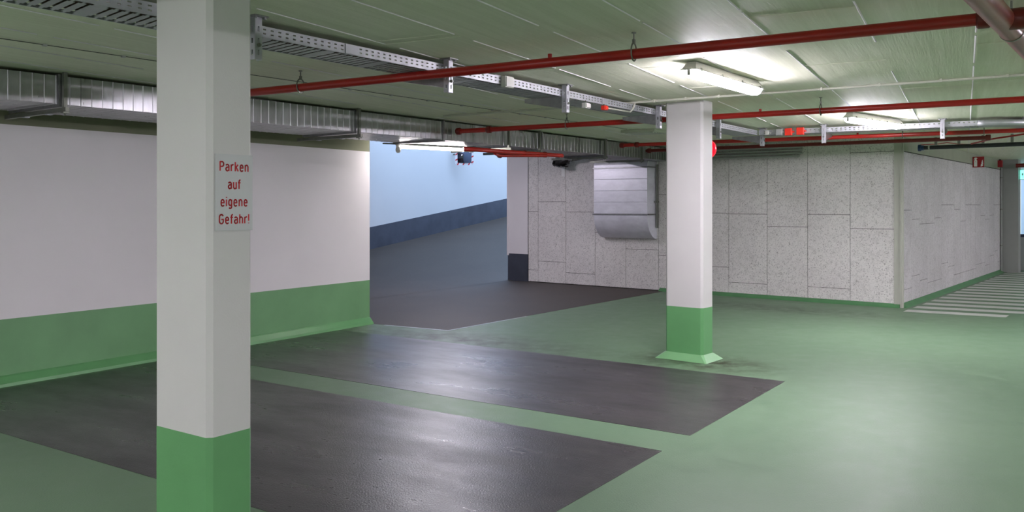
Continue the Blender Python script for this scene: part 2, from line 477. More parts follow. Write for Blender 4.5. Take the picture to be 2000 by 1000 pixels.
# ------------------------------------------------------------------ the ramp
ra_d, ra_n = dR(34), dL(34)
TF = 6.35
def rp(s, t): return WL + ra_d * s - ra_n * t
def rh(s, t):
    s0 = 6.1 - (t - 2.0) * .70
    x = s - s0; k = .7
    q = min(1., max(0., (t - 1.9) / .9)); q = q * q * (3 - 2 * q)
    return .1245 * (math.log1p(math.exp(min(40, x / k))) * k) * q
g = MB(); NS, NTT = 70, 34
S0, S1 = -4.0, 20.0
vs = []; fs = []
tcor = -(BKW - WL).dot(ra_n)
for i in range(NS + 1):
    s = S0 + (S1 - S0) * i / NS
    for j in range(NTT + 1):
        t = tcor - .1 + (TF + .15 - tcor + .1) * j / NTT
        if s < 6: t = .02 + (TF + .15) * j / NTT * 1.0 if False else t
        p = rp(s, t); p.z = rh(s, t) + .004
        vs.append(p)
for i in range(NS):
    for j in range(NTT):
        a = i * (NTT + 1) + j; fs.append((a, a + 1, a + NTT + 2, a + NTT + 1))
g.add(vs, fs)
o = g.build('ramp', [M['asphalt']], smooth=True); structure(o)
# ramp far wall with dark foot that follows the slope
w = MB(); top = 7.0
for i in range(60):
    s = S0 + (S1 - S0) * i / 60; s2 = S0 + (S1 - S0) * (i + 1) / 60
    for za, zb, mi in ((-.2, .52, 0), (.52, None, 1)):
        a, b = rp(s, TF), rp(s2, TF); c_, d_ = rp(s2, TF + .25), rp(s, TF + .25)
        ha, hb = rh(s, TF), rh(s2, TF)
        def q(p, h): x = p.copy(); x.z = h; return x
        lo = [q(a, ha + za), q(b, hb + za), q(c_, hb + za), q(d_, ha + za)]
        hi = [q(a, ha + zb), q(b, hb + zb), q(c_, hb + zb), q(d_, ha + zb)] if zb is not None else [q(x, top) for x in (a, b, c_, d_)]
        w.add(lo + hi, [(0, 1, 5, 4), (1, 2, 6, 5), (2, 3, 7, 6), (3, 0, 4, 7), (0, 3, 2, 1), (4, 5, 6, 7)], mi)
structure(w.build('wall_ramp', [M['dark_base'], M['ramp_wall']], recalc=False))
w = MB(); w.slab(WL - wl_n * .12 - wl_d * .05, rp(-3.5, TF), .2, 0, 5, 0, -wl_d)
structure(w.build('wall_ramp_end', [M['ramp_wall']]))
# roof over the lower ramp, sky beyond
w = MB(); e0, e1, e2, e3 = rp(-6, -.0), rp(11, -.2), rp(11, TF + .3), rp(-6, TF + .3)
w.prism([(p.x, p.y) for p in (rp(-6, .1), rp(5.9, .1), rp(5.9, TF + .3), rp(-6, TF + .3))], V((0, 0, 3.4)), V((1, 0, 0)), V((0, 1, 0)), V((0, 0, .2)))
structure(w.build('ceiling_ramp', [M['ramp_wall']]))
w = MB(); w.slab(WLfar + wl_d * 12, XC + wl_d * .2, .15, CEIL + .02, 3.6, 0, wl_n)
structure(w.build('wall_lintel', [M['ramp_wall']]))

# ------------------------------------------------------------------ pillars
def pillar(corner, a, label):
    c = corner.copy(); c.z = 0
    x, y = dL(a), dR(a)
    LX, LY, ch = .40, .23, .022
    cen = c - x * (LX / 2) + y * (LY / 2)
    root = thing('concrete_pillar', label, 'pillar', cen, ang(x), 'square section pillars')
    def sec(gx, gy, chh):
        X, Y = LX / 2 + gx, LY / 2 + gy
        return [(-X + chh, -Y), (X - chh, -Y), (X, -Y + chh), (X, Y - chh), (X - chh, Y), (-X + chh, Y), (-X, Y - chh), (-X, -Y + chh)]
    ex, ey = V((1, 0, 0)), V((0, 1, 0))
    b = MB(); b.prism(sec(0, 0, ch), V((0, 0, .51)), ex, ey, V((0, 0, CEIL - .51)), 0)
    b.build('shaft', [M['pillar_white']], root)
    b = MB(); b.prism(sec(.0008, .0008, ch), V((0, 0, .03)), ex, ey, V((0, 0, .482)), 0)
    b.build('painted_base', [M['green_pillar']], root)
    b = MB(); lo = sec(.075, .075, .01); hi = sec(.006, .006, ch)
    vs = [V((p[0], p[1], 0.002)) for p in lo] + [V((p[0], p[1], .065)) for p in hi]
    b.add(vs, [tuple(range(7, -1, -1)), tuple(range(8, 16))] + [(k, (k + 1) % 8, 8 + (k + 1) % 8, 8 + k) for k in range(8)])
    b.build('kerb', [M['green_wall']], root)
    return root, x, y
P1C = at(408, 858, .51)
pillar(P1C, 35, 'white pillar with green foot carrying the red lettered sign, nearest the camera')
_, p2x, p2y = pillar(P2C, 39, 'white pillar with green foot standing alone beyond the dark parking bays')

# sign on the nearer pillar
x, y = dR(35), dL(35)          # along the sign / outwards
fc = V((P1C.x, P1C.y, 0))
sL = fc + x * .028; sw = .192; z0, z1 = 1.385, 1.725
zt = CAMZ + 100 * 3.66 / F; zb = CAMZ - 51 * 3.66 / F
root = thing('warning_sign', 'silver plate sign with red German lettering on the nearer pillar', 'sign', sL + x * sw / 2 + y * .001 + V((0, 0, zb)), ang(x), world=False)
b = MB(); b.box(-sw / 2, sw / 2, -.004, -.0005, 0, zt - zb)
b.build('panel', [M['sign_plate']], root)
# stroke lettering: centre lines of each letter on a grid with x-height 1 and cap height 1.4
def arc(cx, cy, rx, ry, a0, a1, n=10):
    return [(cx + rx * math.cos(math.radians(a0 + (a1 - a0) * k / n)), cy + ry * math.sin(math.radians(a0 + (a1 - a0) * k / n))) for k in range(n + 1)]
GL = {
 'P': (.86, [[(.1, 0), (.1, 1.4)], [(.1, 1.4), (.45, 1.4)] + arc(.45, 1.03, .31, .37, 90, -90) + [(.1, .66)]]),
 'a': (.74, [arc(.35, .72, .27, .28, 150, 0, 8) + [(.62, 0)], [(.62, .58), (.34, .58)] + arc(.34, .29, .26, .29, 90, 270) + [(.62, .12)]]),
 'r': (.52, [[(.1, 0), (.1, 1)], [(.1, .72)] + arc(.42, .66, .3, .34, 150, 75, 6)]),
 'k': (.7, [[(.1, 0), (.1, 1.4)], [(.6, 1), (.1, .42)], [(.28, .62), (.64, 0)]]),
 'e': (.74, [[(.1, .52), (.62, .52)] + arc(.36, .64, .26, .36, -18, 180)[1:] + [(.1, .36)] + arc(.38, .36, .28, .36, 180, 320)]),
 'n': (.74, [[(.1, 0), (.1, 1)], [(.1, .62)] + arc(.36, .66, .26, .34, 150, 0) + [(.62, 0)]]),
 'u': (.74, [[(.1, 1), (.1, .36)] + arc(.36, .34, .26, .34, 180, 330), [(.62, 1), (.62, 0)]]),
 'f': (.48, [[(.2, 0), (.2, 1.1)] + arc(.46, 1.1, .26, .3, 180, 95, 6), [(.02, .96), (.44, .96)]]),
 'i': (.2, [[(.1, 0), (.1, 1)], [(.1, 1.32), (.1, 1.4)]]),
 'g': (.74, [arc(.36, .66, .26, .34, 20, 180) + [(.1, .4)] + arc(.36, .4, .26, .3, 180, 340), [(.62, 1), (.62, -.08)] + arc(.36, -.08, .26, .28, 0, -140)]),
 'G': (.92, [arc(.45, 1.02, .35, .38, 25, 180) + [(.1, .38)] + arc(.45, .38, .35, .38, 180, 360) + [(.8, .66), (.48, .66)]]),
 'h': (.74, [[(.1, 0), (.1, 1.4)], [(.1, .62)] + arc(.36, .66, .26, .34, 150, 0) + [(.62, 0)]]),
 '!': (.2, [[(.1, .42), (.1, 1.4)], [(.1, 0), (.1, .06)]]),
}
def letter_line(txt, width, cap, z, parent):
    x = 0; strokes = []
    for ch in txt:
        w, ss = GL[ch]
        strokes += [[(px + x, py) for px, py in st] for st in ss]; x += w + .24
    x -= .24; sx = width / x; sy = cap / 1.4; hw = .0032
    b = MB()
    for st in strokes:
        P = [V(((px - x / 2) * sx, -.0041, z + py * sy)) for px, py in st]
        for p, q in zip(P, P[1:]):
            d_ = q - p
            if d_.length < 1e-6: continue
            d_.normalize(); n_ = V((-d_.z, 0, d_.x))
            b.obox((p + q) / 2 - V((0, .0003, 0)), (q - p) / 2 + d_ * .0008, n_ * hw, V((0, .0004, 0)))
        for p in P[1:-1]: b.lathe([(hw, -.0007), (hw, .0001)], p, V((0, 1, 0)), 10)
    b.build('lettering', [M['sign_red']], parent)
for line, vb, w_ in (('Parken', 333, .150), ('auf', 368, .064), ('eigene', 402.5, .139), ('Gefahr!', 437, .156)):
    letter_line(line, w_, .0385, CAMZ + (HV - vb) * 3.66 / F - zb, root)
# plate lies on the right face: outward normal is y; local -Y must point outwards
root.rotation_euler[2] = ang(x)

# ------------------------------------------------------------------ lamps
def tube_light(c, rz):
    ld = bpy.data.lights.new('lamp_light', 'AREA'); ld.shape = 'RECTANGLE'; ld.size = 1.18; ld.size_y = .07; ld.energy = LAMP_W; ld.color = (1., .92, 1.05)
    o = bpy.data.objects.new('lamp_light', ld); COL.objects.link(o); o.location = (c[0], c[1], CEIL - .122); o.rotation_euler = (0, 0, rz)
LAMP_W = 4.5
def luminaire():
    root = thing('batten_lamp', 'x', 'lamp', (0, 0, CEIL), 0, 'strip lamps on the ceiling', world=False)
    h = .64; ex = V((1, 0, 0)); ey = V((0, 1, 0))
    b = MB()
    # tray housing: tapering ends and sides
    b.add([V((-h + .05, -.032, 0)), V((h - .05, -.032, 0)), V((h - .05, .032, 0)), V((-h + .05, .032, 0)),
           V((-h, -.055, -.055)), V((h, -.055, -.055)), V((h, .055, -.055)), V((-h, .055, -.055))],
          [(0, 1, 2, 3), (4, 7, 6, 5), (0, 4, 5, 1), (1, 5, 6, 2), (2, 6, 7, 3), (3, 7, 4, 0)])
    b.box(-h - .004, h + .004, -.059, .059, -.062, -.052)
    b.build('housing', [M['plastic']], root)
    b = MB(); prof = [(-.052, 0), (.052, 0), (.05, -.02), (.04, -.038), (.022, -.048), (-.022, -.048), (-.04, -.038), (-.05, -.02)]
    rings = []
    for xx, sc in ((-h + .003, .55), (-h + .012, .82), (-h + .035, 1.), (h - .035, 1.), (h - .012, .82), (h - .003, .55)):
        rings.append([V((xx, p[0] * (1 if p[1] == 0 else (.6 + .4 * sc)), -.062 + p[1] * sc)) for p in prof])
    n = len(prof); vs = [p for r_ in rings for p in r_]
    fs = [(k * n + j, k * n + (j + 1) % n, (k + 1) * n + (j + 1) % n, (k + 1) * n + j) for k in range(5) for j in range(n)] + [tuple(range(n - 1, -1, -1)), tuple(range(5 * n, 6 * n))]
    b.add(vs, fs); b.build('diffuser', [M['tube']], root, smooth=True)
    for sx in (-.56, -.19, .19, .56):
        for sy in (-1, 1):
            b = MB(); b.box(sx - .008, sx + .008, sy * .06 - .003, sy * .06 + .003, -.085, -.045); b.build('clip', [M['rod']], root)
    for sx in (-1, 1):
        b = MB(); b.box(sx * (h - .01) - .008, sx * (h - .01) + .008, -.012, .012, -.1, -.06); b.build('end_clip', [M['rod']], root)
    return root
l1a, l1b = at(1340, 144, 2.40), at(1481, 184, 2.40)
l2a, l2b = at(1664, 237, 2.40), at(1749, 249, 2.40)
lamp = luminaire()
def put(o, a, b_):
    c = (a + b_) / 2; c.z = CEIL - .006; o.location = c; o.rotation_euler = (0, 0, ang(b_ - a)); tube_light(c, ang(b_ - a))
put(lamp, l1a, l1b); lamp['label'] = 'lit white strip lamp on the ceiling above the far pillar, the largest lamp in view'
o2 = copy_tree(lamp); put(o2, l2a, l2b); o2['label'] = 'smaller lit strip lamp on the ceiling before the far cable tray, at right'
for c in [(-4.7, 2.1), (-.5, -.5), (-6.6, -2.4), (3.6, -1.2), (7.0, 2.6), (7.4, 8.6), (9.6, 6.1), (11.6, 13.2), (13.4, 8.8), (15.5, 17.0), (-2.2, -3.8), (-7.6,-3.6)]:  # unseen lamps added out of frame to brighten walls, pillars and floor
    tube_light(c, PI / 2 - math.radians(36.5)); dup(lamp, (c[0], c[1], CEIL - .006), PI / 2 - math.radians(36.5), 'added lit strip lamp on the ceiling outside the view, evening out the hall light')

DZ0 = 2.262
# added lamp on rods over the ramp mouth, unseen, brightens back wall and hood
hl = V((-1.05, 14.3, 2.82)); ho = dup(lamp, hl, PI / 2 - math.radians(42), 'added strip lamp on two rods over the ramp mouth, hidden behind the air duct')
for k in (-.45, .45):
    b = MB(); b.tube([V((k, 0, -.004)), V((k, 0, 3.398 - hl.z))], .007, 8); b.build('rod', [M['rod']], ho)
# lamp hung over the ramp mouth, seen below the duct
ra, rb = at(779, 286.5, 2.218), at(905, 292.5, 2.218)
d = (rb - ra).normalized(); nrm = V((-d.y, d.x, 0)); RL = (rb - ra).length / 2; rc = (ra + rb) / 2
root = thing('ramp_lamp', 'glowing bare tube lamp under the duct at the ramp opening', 'lamp', rc)
b = MB(); b.tube([ra, rb], .02, 12); b.build('tube', [M['tube_ramp']], root, smooth=True)
b = MB(); c0 = rc + V((0, 0, .044)); b.obox(c0 - UP * .02, d * (RL + .03), nrm * .03, V((0, 0, .008)))
for p in (ra - d * .015, rb + d * .015): b.obox(p + V((0, 0, .002)), d * .014, nrm * .02, V((0, 0, .026)))
b.build('batten', [M['plastic']], root)
cl = at(731, 282, 2.25); cl = rc + d * ((cl - rc).dot(d)); cl.z = 2.25
b = MB(); cr = rc + d * RL; cr.z = 2.25; b.obox((cl + cr) / 2, (cr - cl) / 2, nrm * .022, V((0, 0, .008))); b.build('carrier_channel', [M['galv_dark']], root)
for k in (-.75, .75):
    p = rc + d * (RL * k); b = MB(); b.tube([V((p.x, p.y, 2.245)), V((p.x, p.y, DZ0 - .001))], .007, 8); b.build('rod', [M['rod']], root)
dp = rc + d * ((at(763, 288, 2.218) - rc).dot(d)); dp.z = 2.188
root = thing('motion_detector', 'small white detector hanging below the channel bar left of the tube lamp', 'detector', dp)
b = MB(); b.lathe([(.018, -.045), (.032, -.03), (.034, 0), (.022, .03), (.01, .035)], dp, UP, 14); b.build('dome', [M['plastic']], root, smooth=True)
b = MB(); b.tube([dp + V((0, 0, .03)), dp + V((0, 0, .0515))], .012, 8); b.build('stem', [M['plastic']], root)

# ------------------------------------------------------------------ ventilation duct along the left wall
DA = 36.3
du, dn = dR(DA), dL(DA)
D0 = at(0, 133, 2.48); D0.z = 0                        # front face line
DZ0, DZ1, DW = 2.262, 2.475, .80
s_end = (BK0 - D0).dot(bk_n) / du.dot(bk_n)
S_A, S_B = -3.5, s_end - .07
P, JK = online(D0, du, 865)
_, J1 = online(D0, du, 115); _, J2 = online(D0, du, 692)
_, J4 = online(D0, du, 1048); _, J5 = online(D0, du, 1176); _, J6 = online(D0, du, 1252)
duct = thing('ventilation_duct', 'long flat ribbed galvanised air duct under the ceiling along the left wall', 'air duct', D0 + du * 3 + V((0, 0, DZ0)))
joints = [S_A, J1 - 2.4, J1, (J1 + J2) / 2, J2, JK, (JK + J5) / 2 + .2, J5 + .1, S_B]
for a, b_ in zip(joints, joints[1:]):
    g = MB(); s = a + .004; prof = []
    while s < b_ - .004:
        e = min(s + .085, b_ - .004)
        prof.append((s, 0)); 
        if e - s > .04: prof += [(e - .010, 0), (e - .006, .006), (e - .003, .006)]
        s = e
    prof.append((b_ - .004, 0))
    # outline of the section: bottom back, bottom front, top front, top back; the rib lifts every side
    vs = []; n = len(prof)
    for (s, h) in prof:
        o_ = D0 + du * s
        for w_, z in ((-DW, DZ0 - h * .5), (0 + h, DZ0 - h * .5), (0 + h, DZ1), (-DW, DZ1)):
            vs.append(o_ + dn * w_ + V((0, 0, z)))
    fs = [(k * 4 + j, k * 4 + (j + 1) % 4, (k + 1) * 4 + (j + 1) % 4, (k + 1) * 4 + j) for k in range(n - 1) for j in range(4)]
    fs += [(3, 2, 1, 0), tuple((n - 1) * 4 + j for j in range(4))]
    g.add(vs, fs); g.build('duct_section', [M['duct']], duct)
for s in joints[1:-1]:
    g = MB(); o_ = D0 + du * s; e = .022
    for zz0, zz1, w0, w1 in ((DZ0 - e, DZ0, -DW - .0, e), (DZ1, DZ1 + .012, -DW, e), (DZ0, DZ1, 0, e)):
        g.obox(o_ + dn * (w0 + w1) / 2 + V((0, 0, (zz0 + zz1) / 2)), du * .012, dn * (w1 - w0) / 2, V((0, 0, (zz1 - zz0) / 2)))
    g.build('flange', [M['galv_dark']], duct)

# trapeze hangers: front rod and cross channel below the duct
def duct_hanger(s, label, drop=.0):
    p = D0 + du * s + dn * .05
    root = thing('duct_hanger', label, 'bracket', p + V((0, 0, DZ0 - .05)), 0, 'hangers carrying the air duct')
    b = MB(); b.obox(p + V((0, 0, (DZ0 + CEIL) / 2 - .03)), du * .014, dn * .014, V((0, 0, (CEIL - DZ0) / 2 + .03))); b.build('post', [M['rod']], root)
    b = MB(); b.obox(p + dn * -.46 + V((0, 0, DZ0 - .045)), du * .016, dn * .50, V((0, 0, .016))); b.build('cross_channel', [M['rod']], root)
    b = MB(); b.obox(p + V((0, 0, DZ0 - .066)), du * .022, dn * .022, V((0, 0, .005)))
    b.tube([p + V((0, 0, DZ0 - .085)), p + V((0, 0, DZ0 - .06))], .007, 8); b.build('nut', [M['rod']], root)
    for k in (.25, .62):
        b = MB(); b.obox(p - dn * k + V((0, 0, DZ0 - .066)), du * .02, dn * .022, V((0, 0, .004))); b.build('clip', [M['galv']], root)
duct_hanger(J1 + .02, 'duct hanger with angled channel at far left, before the white pillar')
duct_hanger(J2 + .02, 'duct hanger on the duct just before the ramp opening')
duct_hanger(J4, 'duct hanger over the ramp opening, right of the red pipe end')
duct_hanger(J5, 'duct hanger above the black elbow, between two other hangers')
duct_hanger(J6 - .08, 'duct hanger at the duct end above the sheet metal hood')
duct_hanger((rb - D0).dot(du) + .2, 'duct hanger among the pipe clamps at the left end of the second red pipe')

# hood that takes the duct down the back wall
HD = .36
pl, kl = online(BK0 + bk_n * HD, bk_d, 1160); pr, kr = online(BK0 + bk_n * HD, bk_d, 1264)
zb = CAMZ + (HV - 464) * (pl.y + .2) / F; zc = CAMZ + (HV - 420) * pl.y / F
hood = thing('exhaust_hood', 'wide curved sheet metal duct outlet fixed high on the grey board wall', 'air duct', BK0 + bk_d * (kl + kr) / 2 + V((0, 0, zb)))
prof = [(.018, DZ0 - .01), (HD - .03, DZ0 - .01), (HD - .008, DZ0 - .03), (HD, DZ0 - .07)]
for k in range(13):
    a = k / 12 * PI / 2; prof.append((.02 + (HD - .02) * math.cos(a) * 1.0, zc - (zc - zb) * math.sin(a)))
HO = BK0 + bk_d * kl
g = MB(); g.prism(prof, HO, bk_n, UP, bk_d * (kr - kl)); g.build('hood_body', [M['hood']], hood, smooth=True)
for zz in (CAMZ + (HV - 329) * pl.y / F, CAMZ + (HV - 418) * pl.y / F):
    g = MB(); g.obox(HO + bk_d * (kr - kl) / 2 + bk_n * (HD + .008) + V((0, 0, zz)), bk_d * ((kr - kl) / 2 + .02), bk_n * .01, V((0, 0, .011)))
    g.obox(HO + bk_d * (kr - kl + .02) + bk_n * (HD / 2 + .05) + V((0, 0, zz)), bk_d * .01, bk_n * (HD / 2 - .05), V((0, 0, .011)))
    r_ = g.build('clamp_rail', [M['galv_dark']], hood)
    for kk in (.26, .7):
        g = MB(); g.obox(HO + bk_d * (kr - kl) * kk + bk_n * (HD + .02) + V((0, 0, zz)), bk_d * .02, bk_n * .012, V((0, 0, .028))); g.build('bolt', [M['black']], r_)
for zz in (1.95, 1.75, 1.55):
    g = MB(); g.prism([(0, -.006), (.005, 0), (0, .006)], HO + bk_n * (HD - .0005) + V((0, 0, zz)), bk_n, UP, bk_d * (kr - kl)); g.build('seam', [M['hood']], hood)
g = MB(); hm = HO + bk_d * (kr - kl + .03) + bk_n * .07 + V((0, 0, 1.55))
g.obox(hm + V((0, 0, .1)), bk_d * .015, bk_n * .02, V((0, 0, .55))); g.obox(hm - bk_d * .02, bk_d * .03, bk_n * .06, V((0, 0, .012)))
g.build('wall_bracket', [M['rod']], hood)

# ------------------------------------------------------------------ sprinkler pipes
def ring(b, p, ax, R, r=.0): b.lathe([(R * .85, -.03), (R, -.022), (R, .022), (R * .85, .03)], p, ax, 16)
def coupling(p, ax, R, parent):
    b = MB(); ring(b, p, ax, R); c_ = b.build('coupling', [M['red_dark']], parent, smooth=True)
    s = ax.cross(UP).normalized()
    for q in (UP, -UP):
        b = MB(); b.obox(p + q * (R + .006), ax * .016, s * .022, UP * .009); b.lathe([(.006, -.03), (.006, .03)], p + q * (R + .008), s, 8); b.build('bolt', [M['brass']], c_)
def sprinkler(p, r, parent):
    b = MB(); b.tube([p, p + UP * (r + .022)], .013, 10); st = b.build('sprinkler_head', [M['red']], parent)
    q = p + UP * (r + .022)
    b = MB(); b.lathe([(.011, 0), (.011, .008), (.004, .012), (.003, .036)], q, UP, 10)
    b.torus(q + UP * .024, V((1, 0, 0)), .014, .0025, 14, 6, scale=1.2); b.lathe([(.018, .04), (.018, .042)], q, UP, 12); b.build('deflector', [M['brass']], st)
pd1 = dL(33.4); pd2 = dL(30.3); pd3 = dL(29.5)
# first pipe: nearest the lens
a1 = at(587, 171, 2.372); c1 = at(1238, 105.5, 2.372); dd = (c1 - a1).normalized()
e1 = online(V((a1.x, a1.y, 0)), V((dd.x, dd.y, 0)), 1958)[0]; e1.z = a1.z + (c1.z - a1.z) * 1.0
s1p = a1 - V((dd.x, dd.y, 0)) * .62; s1p.z = 2.372
p1 = thing('sprinkler_pipe', 'red sprinkler pipe nearest the camera, crossing from the left pillar to upper right', 'pipe', (s1p + e1) / 2, 0, 'red sprinkler pipes')
b = MB(); b.tube([s1p, e1], .030, 20); b.build('pipe', [M['red']], p1, smooth=True)
coupling(online(V((a1.x, a1.y, 0)), V((dd.x, dd.y, 0)), 1921)[0] + V((0, 0, e1.z)), (e1 - s1p).normalized(), .046, p1)
sp = online(V((a1.x, a1.y, 0)), V((dd.x, dd.y, 0)), 1074)[0]; sp.z = 2.372; sprinkler(sp, .03, p1)
# big main at upper right
ma = e1 + V((0, 0, -.015)); md = dR(37.5)
mx = thing('sprinkler_main', 'thick dull red main pipe running out of frame at the upper right corner', 'pipe', ma)
b = MB(); b.tube([ma - md * 3.2, ma + md * 9], .054, 28); b.build('pipe', [M['maroon']], mx, smooth=True)
b = MB(); b.lathe([(.0555, -.002), (.0575, 0), (.0575, .012), (.0555, .014)], ma + md * .28, md, 28); b.build('hanger_band', [M['rod']], mx, smooth=True)
b = MB(); b.tube([ma + md * .28 + UP * .05, V((ma.x, ma.y, CEIL)) + md * .28], .006, 8); b.build('hanger_rod', [M['rod']], mx)
b = MB(); b.lathe([(.035, 0), (.05, .03), (.05, .1), (.03, .14)], ma + md * .0, dd, 18); b.build('branch_fitting', [M['red_dark']], mx, smooth=True)

def run(name, label, pa, pb, r, parts=True, mat='red'):
    root = thing(name, label, 'pipe', (pa + pb) / 2, 0, 'red sprinkler pipes')
    b = MB(); b.tube([pa, pb], r, 16); b.build('pipe', [M[mat]], root, smooth=True)
    return root
h2a, h2b = at(1107, 244.5, 2.37), at(1603, 216.5, 2.37); d2 = (h2b - h2a).normalized()
q2a = online(V((h2a.x, h2a.y, 0)), d2, 893)[0]; q2b = hit(V((h2a.x, h2a.y, 0)), V((d2.x, d2.y, 0)), V((ma.x, ma.y, 0)), md); q2a.z = q2b.z = 2.37
p2 = run('sprinkler_pipe', 'second red sprinkler pipe, passing behind the far pillar just above the smaller lamp', q2a, q2b, .028)
for u in (896, 955):
    q = online(V((h2a.x, h2a.y, 0)), d2, u)[0]; q.z = 2.37; coupling(q, d2, .042, p2)
q = online(V((h2a.x, h2a.y, 0)), d2, 1485)[0]; q.z = 2.37; sprinkler(q, .028, p2)
q3a, q3b = at(1212, 284, 2.372), at(2010, 254, 2.372); d3 = (q3b - q3a).normalized()
q3b = hit(V((q3a.x, q3a.y, 0)), V((d3.x, d3.y, 0)), V((ma.x, ma.y, 0)), md); q3b.z = 2.372
p3 = run('sprinkler_pipe', 'third bright red pipe passing just below the far cable tray at right', q3a, q3b, .026)
for u in (1215, 1244):
    q = online(V((q3a.x, q3a.y, 0)), d3, u)[0]; q.z = 2.372; coupling(q, d3, .04, p3)
q = online(V((q3a.x, q3a.y, 0)), d3, 1675)[0]; q.z = 2.372; sprinkler(q, .026, p3)
q4a, q4b = at(1262, 294.5, 2.38), at(1935, 268.5, 2.38); d4 = (q4b - q4a).normalized()
p4 = run('sprinkler_pipe', 'lowest dark red pipe running in front of the top of the grey board wall', q4a, q4b, .027, mat='red_dark')
for u in (1268, 1930):
    q = online(V((q4a.x, q4a.y, 0)), d4, u)[0]; q.z = 2.38; coupling(q, d4, .04, p4)
q5a, q5b = at(1935, 268, 2.38), at(2030, 254, 2.40)
# branch from the third pipe at right end
q6 = at(1900, 282, 2.36)
b = MB(); b.tube([at(1897, 281, 2.37), at(1940, 271, 2.39), at(2020, 259, 2.42)], .012, 8)
o = b.build('red_cable', [M['red']], loc=at(1940, 271, 2.39)); tag(o, 'thin red line rising to the frame edge at right above the dark pipe', 'cable')

# red pipes under the duct at the ramp opening
def w_(u, v, z): return at(u, v, z)
b0 = w_(793, 291, 2.13); 
root = thing('sprinkler_pipe', 'red pipe under the duct starting behind the glowing tube lamp', 'pipe', w_(922, 291.5, 2.135), 0, 'red sprinkler pipes')
b = MB(); b.tube([w_(905, 291.2, 2.135), w_(922, 291.5, 2.135), w_(1000, 297.5, 2.135), w_(1098, 304, 2.135)], .026, 14); b.build('pipe', [M['red']], root, smooth=True)
dd5 = (w_(1098, 304, 2.135) - w_(922, 291.5, 2.135)).normalized()
coupling(w_(1064, 302, 2.135), dd5, .037, root); coupling(w_(1025, 299.3, 2.135), dd5, .035, root)
b = MB(); b.tube([w_(967, 299.5, 2.11), w_(973, 303, 2.10), w_(984, 303.8, 2.10), w_(1068, 303.8, 2.11)], .02, 12); b.build('branch_pipe', [M['red']], root, smooth=True)
b = MB(); b.lathe([(.026, -.035), (.032, -.025), (.032, .025), (.026, .035)], w_(976, 303.6, 2.10), (w_(984, 303.8, 2.10) - w_(967, 299.5, 2.11)).normalized(), 14); b.build('elbow', [M['red_dark']], root, smooth=True)

# pipe hangers: rod from the ceiling, clevis and ring
def hanger_proto():
    root = thing('pipe_hanger', 'x', 'bracket', (0, 0, 0), 0, 'wire hangers of the red pipes', world=False)
    b = MB(); b.tube([V((0, 0, .075)), V((0, 0, CEIL - 2.374))], .0045, 8); b.lathe([(.014, 0), (.014, .006)], V((0, 0, CEIL - 2.374 - .007)), UP, 10); b.build('rod', [M['rod']], root)
    b = MB(); b.torus(V((0, 0, .012)), V((1, 0, 0)), .038, .0045, 22, 8, scale=1.35); b.build('ring', [M['rod']], root, smooth=True)
    b = MB(); b.box(-.007, .007, -.008, .008, .058, .085); b.build('nut', [M['rod']], root)
    return root
hp = hanger_proto(); hp.location = at(587, 171, 2.372); hp.rotation_euler[2] = ang(dd); hp['label'] = 'wire hanger of the nearest red pipe beside the left pillar'
dup(hp, c1, ang(dd), 'wire hanger of the nearest red pipe left of the largest lamp')
dup(hp, h2a, ang(d2), 'wire hanger of the second red pipe above the board wall, left of the far pillar')
dup(hp, h2b, ang(d2), 'wire hanger of the second red pipe right of the far pillar')
for u, lb in ((1763, 'wire hanger of the third red pipe left of the far tray post'), (1922, 'wire hanger of the third red pipe near the right frame edge')):
    q = online(V((q3a.x, q3a.y, 0)), d3, u)[0]; q.z = 2.372; dup(hp, q, ang(d3), lb)

# ------------------------------------------------------------------ cable trays
def perforated(rows, period, n, cut, mapf):
    "strip with holes: rows = [(h0,h1,hole?)], cut = (c0,c1) of the hole inside a period"
    vs = []; fs = []; idx = {}
    def vid(s, h):
        k = (round(s, 5), round(h, 5))
        if k not in idx: idx[k] = len(vs); vs.append(mapf(*k))
        return idx[k]
    for k in range(n):
        s0 = k * period; ss = [s0, s0 + cut[0], s0 + cut[1], s0 + period]
        for h0, h1, hole in rows:
            for j in range(3):
                if hole and j == 1: continue
                fs.append((vid(ss[j], h0), vid(ss[j + 1], h0), vid(ss[j + 1], h1), vid(ss[j], h1)))
    return vs, fs
TZ0, TZ1, TW, PER = 2.406, 2.4655, .30, .052
def slotted_floor(n, mapf):
    vs = []; fs = []; idx = {}
    def vid(s, w):
        k = (round(s, 5), round(w, 5))
        if k not in idx: idx[k] = len(vs); vs.append(mapf(k[0] + (k[1] - .15) * .16, k[1]))
        return idx[k]
    cs = [0, .007, .018, .034, .045, .052]
    rows = [(0, .01, None), (.01, .042, (1, 4)), (.042, .258, (2, 3)), (.258, .29, (1, 4)), (.29, .30, None)]
    for k in range(n):
        for w0, w1, h in rows:
            if k % 9 == 8 and h: h = None
            for j in range(5):
                if h and h[0] <= j < h[1]: continue
                fs.append((vid(k * PER + cs[j], w0), vid(k * PER + cs[j + 1], w0), vid(k * PER + cs[j + 1], w1), vid(k * PER + cs[j], w1)))
    return vs, fs
